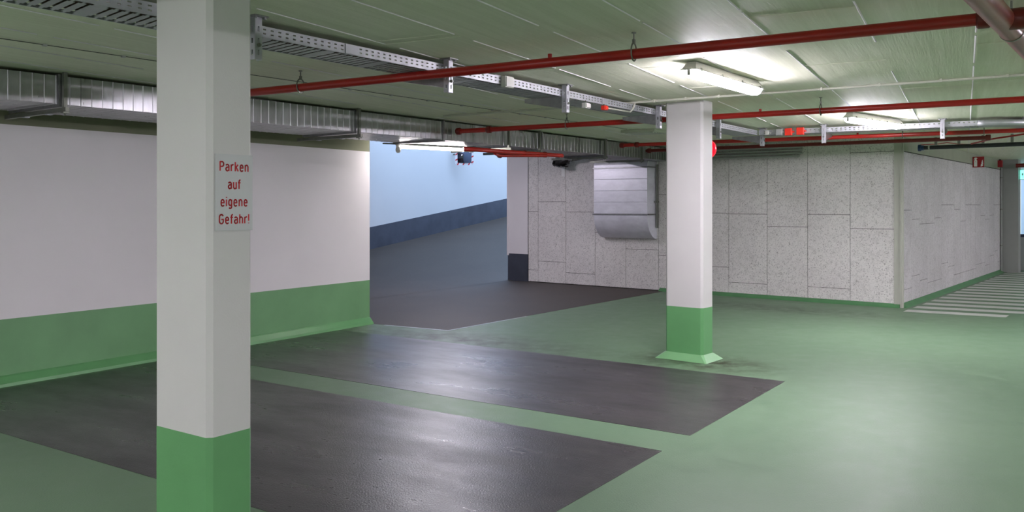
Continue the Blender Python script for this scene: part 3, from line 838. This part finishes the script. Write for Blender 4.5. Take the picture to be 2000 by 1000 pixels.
def tray(P, d, n_, length, root):
    "tray from P along d; n_ points from the near rail to the far rail"
    n = int(length / PER)
    for w, nm in ((0, 'side_rail'), (TW, 'side_rail')):
        rows = [(0, .016, 0), (.016, .024, 1), (.024, .038, 0), (.038, .046, 1), (.046, TZ1 - TZ0, 0)]
        vs, fs = perforated(rows, PER, n, (.016, .036), lambda s, h: P + d * s + n_ * w + V((0, 0, TZ0 + h)))
        b = MB(); b.add(vs, fs); b.build(nm, [M['galv']], root, solid=.002, recalc=False)
    vs, fs = slotted_floor(n, lambda s, w: P + d * min(max(s, 0), n * PER) + n_ * w + V((0, 0, TZ0)))
    b = MB(); b.add(vs, fs); b.build('slotted_floor', [M['galv']], root, solid=.002, recalc=False)
TA = 34.8
td, tn = dR(TA), -dL(TA)
post0 = at(876, 115, CEIL); post0.z = 0
# corner of the two trays
rt_a, rt_b = at(1609, 243, CEIL), at(1841, 232, CEIL); rt_a.z = rt_b.z = 0
rtd = (rt_b - rt_a).normalized(); rtn = V((-rtd.y, rtd.x, 0))
if rtn.y < 0: rtn = -rtn
T0 = post0 + tn * .035
KC = hit(T0, td, rt_a + rtn * .035, rtd)
L_main = (KC - T0).dot(td)
start = -5.2
tray1 = thing('cable_tray', 'long perforated metal cable tray running from upper left back to the far pillar', 'cable tray', T0 + V((0, 0, TZ0)))
tray(T0 + td * start, td, tn, L_main - start + .02, tray1)
k500 = online(T0, td, 685)[1]
b = MB(); b.obox(T0 + td * k500 - tn * .004 + V((0, 0, (TZ0 + TZ1) / 2)), td * .045, tn * .002, V((0, 0, .028))); b.build('joint_plate', [M['galv']], tray1)
k500 = online(T0, td, 1180)[1]
b = MB(); b.obox(T0 + td * k500 - tn * .004 + V((0, 0, (TZ0 + TZ1) / 2)), td * .045, tn * .002, V((0, 0, .026))); b.build('joint_plate', [M['galv']], tray1)
R0 = KC.copy(); kend = online(R0, rtd, 1905)[1]
tray2 = thing('cable_tray', 'perforated metal cable tray running across to the right edge behind the smaller lamp', 'cable tray', R0 + V((0, 0, TZ0)))
tray(R0 + rtd * .02, rtd, rtn, kend, tray2)
# bend at its right end, turning away
bp = R0 + rtd * (kend + .02); rad = .38
for w, nm in ((0, 'bend_rail'), (TW, 'bend_rail')):
    b = MB(); r_ = rad + TW - w; cc = bp + rtn * (rad + TW); pts = []
    for k in range(15):
        a = k / 14 * PI / 2; pts.append(cc + rtd * math.sin(a) * r_ - rtn * math.cos(a) * r_)
    pts.append(pts[-1] + rtn * .6)
    for p, q in zip(pts, pts[1:]): b.add([p + V((0, 0, TZ0)), q + V((0, 0, TZ0)), q + V((0, 0, TZ1)), p + V((0, 0, TZ1))], [(0, 1, 2, 3)])
    b.build(nm, [M['galv']], tray2, solid=.003, recalc=True, smooth=True)
b = MB(); cc = bp + rtn * (rad + TW); vs = []
for k in range(15):
    a = k / 14 * PI / 2
    for r_ in (rad, rad + TW): vs.append(cc + rtd * math.sin(a) * r_ - rtn * math.cos(a) * r_ + V((0, 0, TZ0)))
for r_ in (rad, rad + TW): vs.append(cc + rtd * r_ + rtn * .6 + V((0, 0, TZ0)))
b.add(vs, [(2 * k, 2 * k + 1, 2 * k + 3, 2 * k + 2) for k in range(15)]); b.build('bend_floor', [M['galv']], tray2, solid=.003, recalc=False)

# tray brackets: slotted post, head plate, tapered arm
def bracket_proto():
    root = thing('tray_bracket', 'x', 'bracket', (0, 0, 0), 0, 'ceiling posts carrying the cable trays', world=False)
    # local x along the tray, local y from the post towards the tray
    z0 = 2.268; b = MB()
    # U-shaped post: web faces the lens side (-y), two flanges
    def slotted(mapf):
        vs = []; fs = []; idx = {}
        def vid(a, h):
            k = (round(a, 5), round(h, 5))
            if k not in idx: idx[k] = len(vs); vs.append(mapf(*k))
            return idx[k]
        hs = [0]; h = .025
        while h + .028 < CEIL - z0 - .01: hs += [h, h + .028]; h += .062
        hs.append(CEIL - z0 - .006)
        ws = [-.022, -.005, .005, .022]
        for i in range(len(hs) - 1):
            for j in range(3):
                if j == 1 and i % 2 == 1: continue
                fs.append((vid(ws[j], hs[i]), vid(ws[j + 1], hs[i]), vid(ws[j + 1], hs[i + 1]), vid(ws[j], hs[i + 1])))
        return vs, fs
    for mf in (lambda a, h: V((a, -.02, z0 + h)), lambda a, h: V((-.022, .002 + a, z0 + h)), lambda a, h: V((.022, .002 + a, z0 + h))):
        vs, fs = slotted(mf); b.add(vs, fs)
    b.build('post', [M['galv']], root, solid=.003, recalc=False)
    b = MB(); b.box(-.045, .045, -.05, .05, CEIL - .007, CEIL - .0005)
    for sx in (-.03, .03): b.lathe([(.008, -.018), (.008, -.006)], V((sx, -.035, CEIL)), UP, 8)
    b.build('head_plate', [M['galv_dark']], root)
    b = MB(); b.prism([(0.012, 2.300), (.40, 2.372), (.40, 2.4045), (0.012, 2.4045)], V((-.018, 0, 0)), V((0, 1, 0)), UP, V((.036, 0, 0)))
    b.build('arm', [M['galv_dark']], root)
    b = MB(); b.lathe([(.011, 0), (.011, .008), (.006, .009), (.006, .016)], V((.0, -.022, 2.345)), V((0, -1, 0)), 8); b.build('bolt', [M['rod']], root)
    return root
bp_ = bracket_proto()
a_t = ang(td)
def place_bracket(u, label, first=False):
    p, k = online(post0, td, u)
    if first: bp_.location = p; bp_.rotation_euler = (0, 0, a_t); bp_['label'] = label; return bp_
    return dup(bp_, p, a_t, label)
place_bracket(876, 'slotted ceiling post with arm carrying the long tray, behind the nearest red pipe', True)
place_bracket(500, 'slotted ceiling post of the long tray at the right edge of the near pillar')
place_bracket(1105, 'slotted ceiling post of the long tray midway to the far pillar')
place_bracket(1287, 'slotted ceiling post of the long tray close to the left of the far pillar')
place_bracket(1404, 'slotted ceiling post of the tray at the right edge of the far pillar')
q, k = online(post0, td, 1489); dup(bp_, q, a_t, 'slotted ceiling post where the two cable trays meet')
a_r = ang(rtd)
dup(bp_, rt_a, a_r, 'slotted ceiling post of the far right tray beside the red junction boxes')
dup(bp_, rt_b, a_r, 'slotted ceiling post of the far right tray, farthest right')

# cables lying in the trays
for i, (w, z) in enumerate(((.05, .012), (.09, .013), (.14, .012), (.2, .011), (.26, .012))):
    pts = []; k = start + .05
    while k < L_main + .1:
        pts.append(T0 + td * k + tn * (w + .012 * math.sin(k * 2.1 + i)) + V((0, 0, TZ0 + z + .008 + .004 * math.sin(k * 3 + i * 2)))); k += .16
    b = MB(); b.tube(pts, .009, 8); o = b.build('power_cable', [M['cable']], loc=pts[len(pts) // 2], smooth=True)
    tag(o, 'brown cable lying lengthwise in the long cable tray', 'cable', 'cables in the long tray')

# boxes on the trays
def jbox(P, d, n_, u, zc, sx, sz, mat, label, lid=True, depth=.04):
    p, k = online(P, d, u); c = p - n_ * (depth / 2 + .004) + V((0, 0, zc))
    root = thing('junction_box', label, 'box', c - V((0, 0, sz / 2)), 0, 'junction boxes on the cable trays')
    b = MB(); b.obox(c, d * sx / 2, n_ * depth / 2, V((0, 0, sz / 2))); b.build('box_body', [mat], root, bevel=.004)
    b = MB(); b.obox(c - n_ * (depth / 2 + .004), d * (sx / 2 - .006), n_ * .004, V((0, 0, sz / 2 - .006))); b.build('lid', [mat], root, bevel=.002)
    b = MB(); b.lathe([(.011, 0), (.011, .018), (.006, .02), (.006, .03)], c + d * sx / 2, d, 10); b.build('cable_gland', [mat], root)
    return root
jbox(T0, td, tn, 986, 2.425, .11, .085, M['plastic'], 'pale grey junction box on the long tray just right of a ceiling post')
jbox(R0, rtd, rtn, 1523, 2.427, .085, .085, M['grey_plastic'], 'grey junction box on the far right tray beside two red ones')
jbox(R0, rtd, rtn, 1541, 2.427, .09, .092, M['red_plastic'], 'left of the two red junction boxes on the far right tray')
jbox(R0, rtd, rtn, 1564, 2.43, .09, .092, M['red_plastic'], 'right of the two red junction boxes on the far right tray')
jbox(R0, rtd, rtn, 1499, 2.425, .05, .055, M['plastic'], 'small white box on the far right tray next to the corner post', depth=.03)
jbox(T0, td, tn, 1140, 2.36, .085, .045, M['plastic'], 'small white box hung under the long tray left of a red one')
jbox(T0, td, tn, 1176, 2.372, .06, .04, M['red_plastic'], 'small red box hung under the long tray')
for u in (1140, 1176):
    p, k = online(T0, td, u)
    b = MB(); b.tube([p - tn * .02 + V((0, 0, 2.375)), p - tn * .02 + V((0, 0, TZ0 + .002))], .004, 6)
    o = b.build('hook', [M['rod']], loc=p + V((0, 0, TZ0)), smooth=False); tag(o, 'small wire hook holding the %s box under the long tray' % ('white' if u == 1140 else 'red'), 'hook')

# ------------------------------------------------------------------ conduits on the ceiling
ca, cb = at(1262, 198.5, 2.478), at(2000, 146, 2.478); cd = (cb - ca).normalized()
cs = online(V((ca.x, ca.y, 0)), cd, 866)[0]; ce_ = online(V((ca.x, ca.y, 0)), cd, 2700)[0]; cs.z = ce_.z = 2.4775
root = thing('conduit', 'long pale plastic conduit crossing the ceiling from the duct past the largest lamp', 'conduit', (cs + ce_) / 2)
b = MB(); b.tube([cs, ce_], .0115, 12); b.build('pipe', [M['conduit']], root, smooth=True)
for u in (935, 1000, 1060, 1120, 1278, 1340, 1405, 1470, 1605, 1718, 1838, 1968):
    q = online(V((ca.x, ca.y, 0)), cd, u)[0]; sdv = V((-cd.y, cd.x, 0))
    b = MB(); b.obox(q + V((0, 0, 2.479)), cd * .009, sdv * .0155, V((0, 0, .0132))); b.build('clip', [M['conduit']], root)
# loop down from the conduit to the tray box
q = online(V((ca.x, ca.y, 0)), cd, 1246)[0]; qb = online(T0, td, 1180)[0] - tn * .03
pts = [q + V((0, 0, 2.478)), q - cd * .03 + V((0, 0, 2.47)), q - cd * .05 + V((0, 0, 2.44)), (q + qb) / 2 - cd * .0 + V((0, 0, 2.40)), qb + V((0, 0, 2.374))]
pts[2] = q - cd * .05 + V((0, 0, 2.42)); pts[3] = q - cd * .08 + V((0, 0, 2.39))
b = MB(); b.tube(pts, .008, 8); o = b.build('cable_loop', [M['conduit']], loc=pts[2], smooth=True); tag(o, 'white cable looping down from the ceiling conduit to the tray', 'cable')
# thin wire
wa, wb = at(0, 75, 2.4915), at(963, 214.5, 2.4915); wd = (wb - wa).normalized()
w0, w1 = wa - wd * 2, online(V((wa.x, wa.y, 0)), wd, 1225)[0]; w1.z = 2.4915
root = thing('ceiling_wire', 'thin dark wire clipped to the ceiling between the tray and the air duct', 'wire', (w0 + w1) / 2)
b = MB(); b.tube([w0, w1], .0026, 6); b.build('wire', [M['wire']], root)
for u in (87, 241, 684, 764, 836, 902, 962, 1016, 1066):
    q = online(V((wa.x, wa.y, 0)), wd, u)[0]; b = MB(); b.obox(q + V((0, 0, 2.489)), wd * .012, V((-wd.y, wd.x, 0)) * .012, V((0, 0, .006))); b.build('clip', [M['grey_plastic']], root)
# conduits on the back wall under the ceiling
for i, (z, e) in enumerate(((2.40, 1567), (2.355, 1567), (2.31, 1567), (2.265, 1562))):
    p0 = online(BK0 + bk_n * .055, bk_d, 1281)[0]; p1 = online(BK0 + bk_n * .055, bk_d, e)[0]
    b = MB(); b.tube([p0 + V((0, 0, z)), p1 + V((0, 0, z))], .016, 10)
    o = b.build('wall_conduit', [M['grey_plastic']], loc=(p0 + p1) / 2 + V((0, 0, z)), smooth=True)
    tag(o, ('uppermost', 'second from the top', 'third from the top', 'lowest')[i] + ' of four grey conduits along the top of the board wall', 'conduit', 'conduits on the board wall')
# flat fitting on the ceiling left of the far pillar
p = at(1257, 259, 2.47)
root = thing('ceiling_vent', 'flat grey slotted ceiling fitting left of the far pillar', 'vent', V((p.x, p.y, CEIL)))
b = MB(); b.obox(p + V((0, 0, .01)), cd * .24, V((-cd.y, cd.x, 0)) * .2, V((0, 0, .018))); b.build('frame', [M['conduit']], root, bevel=.005)
for k in range(4):
    b = MB(); b.obox(p + V((-cd.y, cd.x, 0)) * (-.13 + .087 * k) + V((0, 0, -.012)), cd * .2, V((-cd.y, cd.x, 0)) * .022, V((0, 0, .006))); b.build('slat', [M['plastic']], root)

# ------------------------------------------------------------------ small things on the back wall
eb = online(BK0 + bk_n * .22, bk_d, 1098)[0]
root = thing('drain_elbow', 'shiny black pipe elbow with flange under the duct at the board wall', 'pipe', eb + V((0, 0, 2.2)))
zc_ = CAMZ + (HV - 312) * eb.y / F
pts = [eb - bk_d * .13 + V((0, 0, zc_ - .03)), eb - bk_d * .09 + V((0, 0, zc_ - .055)), eb + V((0, 0, zc_ - .05)), eb + bk_d * .1 + V((0, 0, zc_ - .01)), eb + bk_d * .16 + V((0, 0, zc_ + .05))]
b = MB(); b.tube(pts, [.075, .08, .08, .075, .06], 18); b.build('elbow', [M['black']], root, smooth=True)
b = MB(); ax = (pts[0] - pts[1]).normalized(); b.lathe([(.1, -.012), (.1, .012)], pts[0], ax, 18)
b.lathe([(.1, -.012), (.1, .012)], eb + bk_d * .02 + V((0, 0, zc_ - .13)), V((0, 0, 1)), 18); b.build('flange', [M['black']], root, smooth=True)
b = MB(); q0_ = eb + bk_d * .2 + V((0, 0, zc_ + .03)); b.tube([q0_, q0_ + bk_d * .52 + V((0, 0, .02))], [.07, .03], 14); b.build('reducer', [M['black']], root, smooth=True)
b = MB(); b.obox(eb - bk_n * .1 + V((0, 0, zc_ - .05)), bk_d * .03, bk_n * .10, V((0, 0, .02))); b.build('wall_bracket', [M['rod']], root)
tgp = online(BK0 + bk_n * .018, bk_d, 1100)[0]
b = MB(); b.obox(tgp + V((0, 0, CAMZ + (HV - 337) * tgp.y / F)), bk_d * .038, bk_n * .004, V((0, 0, .075)))
o = b.build('paper_tag', [M['sign_white']], loc=tgp + V((0, 0, CAMZ + (HV - 337) * tgp.y / F))); tag(o, 'small white tag on the board wall below the black elbow', 'tag')

# red alarm dome on the far pillar, peeking out behind its right edge
cen2 = V((P2C.x, P2C.y, 0)) + p2y * .23
za = CAMZ + (HV - 291) * (cen2.y + .05) / F
ac = cen2 + p2x * -.088 + p2y * .03 + V((0, 0, za))
root = thing('alarm_light', 'glowing red dome peeking out behind the right edge of the far pillar', 'alarm', ac)
b = MB(); b.lathe([(.095, 0), (.095, .03), (.085, .05), (.055, .07), (.0, .078)], ac, p2y, 24); b.build('dome', [M['alarm']], root, smooth=True)
b = MB(); b.lathe([(.07, -.03), (.07, 0)], ac, p2y, 24); b.build('base', [M['red_plastic']], root, smooth=True)

# traffic mirror hung before the ramp wall
mc = at(907, 301, 2.82)
fx = dL(-12); fo = -dR(-12)
wv = .42; hv = .52; mb_ = mc
root = thing('traffic_mirror', 'convex traffic mirror with red and white striped frame beyond the tube lamp', 'mirror', mc)
b = MB(); fr = .056
for (cx_, cz_, hx, hz) in ((0, -hv / 2, wv / 2, fr / 2), (0, hv / 2, wv / 2, fr / 2), (-wv / 2, 0, fr / 2, hv / 2), (wv / 2, 0, fr / 2, hv / 2)):
    b.obox(mc + fx * cx_ + UP * cz_, fx * hx, fo * .02, UP * hz)
b.build('frame', [M['white_frame']], root)
for k in range(26):
    L_ = 2 * (wv + hv); s = (k + .5) / 26 * L_
    if k % 2: continue
    if s < wv: c_ = fx * (-wv / 2 + s) - UP * hv / 2; ex_ = fx
    elif s < wv + hv: c_ = fx * wv / 2 + UP * (-hv / 2 + s - wv); ex_ = UP
    elif s < 2 * wv + hv: c_ = fx * (wv / 2 - (s - wv - hv)) + UP * hv / 2; ex_ = fx
    else: c_ = fx * -wv / 2 + UP * (hv / 2 - (s - 2 * wv - hv)); ex_ = UP
    oth = UP if ex_ is fx else fx
    b = MB(); b.prism([(-.03, -.028), (.006, -.028), (.036, .028), (0, .028)], mc + c_ + fo * .0205, ex_, oth, fo * .002); b.build('stripe', [M['sign_red']], root)
b = MB(); vs = []; fs = []
NN = 12
for i in range(NN + 1):
    for j in range(NN + 1):
        a, c_ = (i / NN - .5), (j / NN - .5)
        vs.append(mc + fx * a * (wv - fr) + UP * c_ * (hv - fr) + fo * (.006 + .07 * (1 - 2 * (a * a + c_ * c_))))
for i in range(NN):
    for j in range(NN): k = i * (NN + 1) + j; fs.append((k, k + 1, k + NN + 2, k + NN + 1))
b.add(vs, fs); b.build('mirror_face', [M['mirror_glass']], root, smooth=True)
b = MB(); b.obox(mc - fo * .02, fx * (wv / 2 - .02), fo * .01, UP * (hv / 2 - .02))
b.build('back_plate', [M['black']], root)
tq = rp(0, TF); nr = -ra_n
dist = ((tq - mc).dot(nr))
b = MB(); b.tube([mc - fo * .03, mc + nr * (dist - .01)], .018, 10); b.build('wall_arm', [M['rod']], root)

# ------------------------------------------------------------------ right end of the hall
# dark pipe with blue flange leaving the right wall
f0 = at(1796, 289, 2.345); fe = at(1990, 281.5, 2.345); fdv = (fe - f0).normalized(); fe = f0 + (fe - f0) * 1.9
root = thing('dark_drain_pipe', 'black pipe with blue end flange leaving the right board wall under the ceiling', 'pipe', f0)
b = MB(); b.tube([f0, fe], .03, 14); b.build('pipe', [M['dark_pipe']], root, smooth=True)
b = MB(); b.lathe([(.05, -.015), (.05, .02), (.038, .03), (.038, .06)], f0, fdv, 16); b.build('flange', [M['blue_flange']], root, smooth=True)
for u in (1828, 1873, 1920, 1977):
    q = online(V((f0.x, f0.y, 0)), fdv, u)[0]; q.z = 2.35
    b = MB(); b.obox(q + UP * .085, fdv * .018, V((-fdv.y, fdv.x, 0)) * .01, UP * .056); b.build('strap', [M['rod']], root)
q = online(V((f0.x, f0.y, 0)), fdv, 1815)[0]; q.z = 2.35
b = MB(); b.lathe([(.034, -.01), (.034, .01)], q, fdv, 14); b.build('band', [M['plastic']], root, smooth=True)
pts = [at(1797, 283, 2.40), at(1830, 281.5, 2.405), at(1850, 278.5, 2.42), at(1872, 281.5, 2.405), at(1900, 282, 2.40)]
b = MB(); b.tube(pts, .006, 6); o = b.build('red_cable', [M['red']], loc=pts[2], smooth=True); tag(o, 'thin red cable arching above the black pipe at right', 'cable')

# fire extinguisher flag sign on the right wall
sp_, _ = online(BK1 + rw_n * .12, rw_d, 1911); zs0 = CAMZ + (HV - 327) * sp_.y / F; zs1 = CAMZ + (HV - 306) * sp_.y / F
sx = rw_n; so = -rw_d
hw = .1
root = thing('fire_sign', 'dark red sign with white extinguisher symbol projecting from the right wall', 'sign', sp_ + V((0, 0, zs0)))
cz = (zs0 + zs1) / 2; hz = (zs1 - zs0) / 2
b = MB(); b.obox(sp_ + V((0, 0, cz)), sx * hw, so * .004, UP * hz); b.build('panel', [M['fire_red']], root)
def flat(name, pts, mat):
    b = MB(); b.prism(pts, sp_ + V((0, 0, cz)) + so * .0042, sx, UP, so * .001); b.build(name, [mat], root)
flat('extinguisher_symbol', [(-.075, -.085), (-.02, -.085), (-.02, .03), (-.032, .045), (-.032, .06), (-.015, .068), (-.03, .085), (-.062, .085), (-.08, .05), (-.068, .05), (-.06, .065), (-.06, .045), (-.075, .03)], M['sign_white'])
flat('gauge_symbol', [(-.055, .0), (-.04, .0), (-.04, .015), (-.055, .015)], M['fire_red'])
flat('flame_symbol', [(.03, -.08), (.06, -.085), (.085, -.06), (.07, -.05), (.085, -.03), (.07, -.02), (.085, 0), (.07, .01), (.08, .045), (.058, .02), (.06, -.005), (.045, -.015), (.058, -.03), (.038, -.045), (.05, -.06)], M['sign_white'])
b = MB(); b.obox(sp_ - rw_n * .11 + V((0, 0, cz)), rw_n * .012, rw_d * .012, UP * hz * .6); b.build('wall_tab', [M['galv_dark']], root)
# red siren box at the end of the wall
bx, _ = online(BK1 + rw_n * .05, rw_d, 1953); zc2 = CAMZ + (HV - 320) * bx.y / F
root = thing('call_box', 'small red box high at the end of the right board wall', 'box', bx + V((0, 0, zc2)))
b = MB(); b.obox(bx + V((0, 0, zc2)), rw_n * .05, rw_d * .05, UP * .075); b.build('body', [M['fire_red']], root, bevel=.006)
b = MB(); b.obox(bx + V((0, 0, zc2 + .085)), rw_n * .02, rw_d * .02, UP * .012); b.build('cable_gland', [M['black']], root)
dpv, _ = online(BK1 + rw_n * .045, rw_d, 1956)
root = thing('down_pipe', 'thin pale upright pipe at the far end of the right board wall', 'pipe', dpv)
b = MB(); b.tube([dpv, dpv + UP * (zc2 - .08)], .02, 10); b.build('pipe', [M['pier']], root, smooth=True)
for z in (.6, 1.4, 2.1):
    b = MB(); b.lathe([(.026, -.012), (.026, .012)], dpv + UP * z, UP, 10); b.obox(dpv - rw_n * .02 + UP * z, rw_n * .022, rw_d * .008, UP * .01); b.build('clip', [M['rod']], root)
# exit sign
ep = V((0, 0, 0)); pe_, _ = online(PIER + rw_n * .44, rw_d, 1983)
ex0 = at(1983, 341, 2.13); px_ = PIER + rw_n * .42 + rw_d * .2
tz = CAMZ + (HV - 341) * px_.y / F
root = thing('exit_sign', 'glowing green exit sign box at the pier near the right frame edge', 'sign', px_ + V((0, 0, tz)))
b = MB(); b.obox(px_ + V((0, 0, tz)), rw_n * .06, rw_d * .03, UP * .115); b.build('housing', [M['plastic']], root, bevel=.004)
b = MB(); b.obox(px_ + V((0, 0, tz)) - rw_d * .032 + rw_n * .005, rw_n * .048, rw_d * .003, UP * .1); b.build('lit_face', [M['exit_green']], root)
b = MB(); c_ = px_ + V((0, 0, tz)) - rw_d * .036
b.prism([(-.012, -.07), (.0, -.02), (-.015, -.02), (-.02, .02), (.0, .04), (.018, .02), (.012, -.02), (.022, -.07), (.01, -.07), (.004, -.03), (-.002, -.07)], c_, rw_n, UP, -rw_d * .001); b.build('symbol', [M['sign_white']], root)
# grey low barrier with dark cap in the passage beyond
gb = at(1978, 527.5, 0); gd = dL(33)
root = thing('low_barrier', 'low grey panel with dark cap in the passage at the right frame edge', 'barrier', gb + gd * 1)
zt_ = CAMZ + (HV - 463) * gb.y / F
b = MB(); b.slab(gb, gb + gd * 2.4, .1, .0, zt_, 0, dR(33)); b.build('panel', [M['pier']], root)
b = MB(); b.slab(gb - gd * .01 - dR(33) * .01, gb + gd * 2.41 - dR(33) * .01, .12, zt_, zt_ + .07, 0, dR(33)); b.build('cap', [M['navy_cap']], root)
# red beam in the passage
rbp = at(1984, 323.5, 2.35)
b = MB(); b.tube([rbp, rbp + dL(33) * 2.2], .045, 14); o = b.build('sprinkler_pipe', [M['red_dark']], loc=rbp, smooth=True)
tag(o, 'dark red pipe above the passage at the right frame edge by the exit sign', 'pipe', 'red sprinkler pipes')

# ------------------------------------------------------------------ light
def area(name, loc, target, sx, sy, power, col):
    ld = bpy.data.lights.new(name, 'AREA'); ld.shape = 'RECTANGLE'; ld.size = sx; ld.size_y = sy; ld.energy = power; ld.color = col
    o = bpy.data.objects.new(name, ld); COL.objects.link(o); o.location = loc
    o.rotation_euler = (V(target) - V(loc)).to_track_quat('-Z', 'Y').to_euler()
    return o
c_ = rp(11.5, 4.2); c_.z = 6.8
tg = rp(10.5, 4.3); tg.z = 1.0
area('ramp_daylight', c_, tg, 4.2, 11.0, 32, (.55, .74, 1.))
pp = PIER + rw_d * 2.2 + rw_n * 1.6; pp.z = 2.3
area('passage_daylight', pp, pp + rw_d * 2 - UP * 1.2, 1.5, .8, 8, (.6, .78, 1.))

world = bpy.data.worlds.new('world'); scene.world = world; world.use_nodes = True
bg = world.node_tree.nodes['Background']; bg.inputs[0].default_value = (.5, .68, 1., 1); bg.inputs[1].default_value = .5

# ------------------------------------------------------------------ camera
cam = bpy.data.cameras.new('camera'); co = bpy.data.objects.new('camera', cam); COL.objects.link(co)
co.location = (0, 0, CAMZ); co.rotation_euler = (PI / 2, 0, 0)
cam.sensor_width = 36; cam.lens = F / 2000 * 36; cam.shift_y = -(500 - HV) / 2000
cam.clip_start = .05; cam.clip_end = 100
scene.camera = co
scene.view_settings.view_transform = 'Standard'; scene.view_settings.look = 'None'
scene.view_settings.exposure = 2.75; scene.view_settings.gamma = 1; scene.view_settings.use_curve_mapping = False
for o in REG:
    for k in ('world', 'at'):
        if k in o: del o[k]
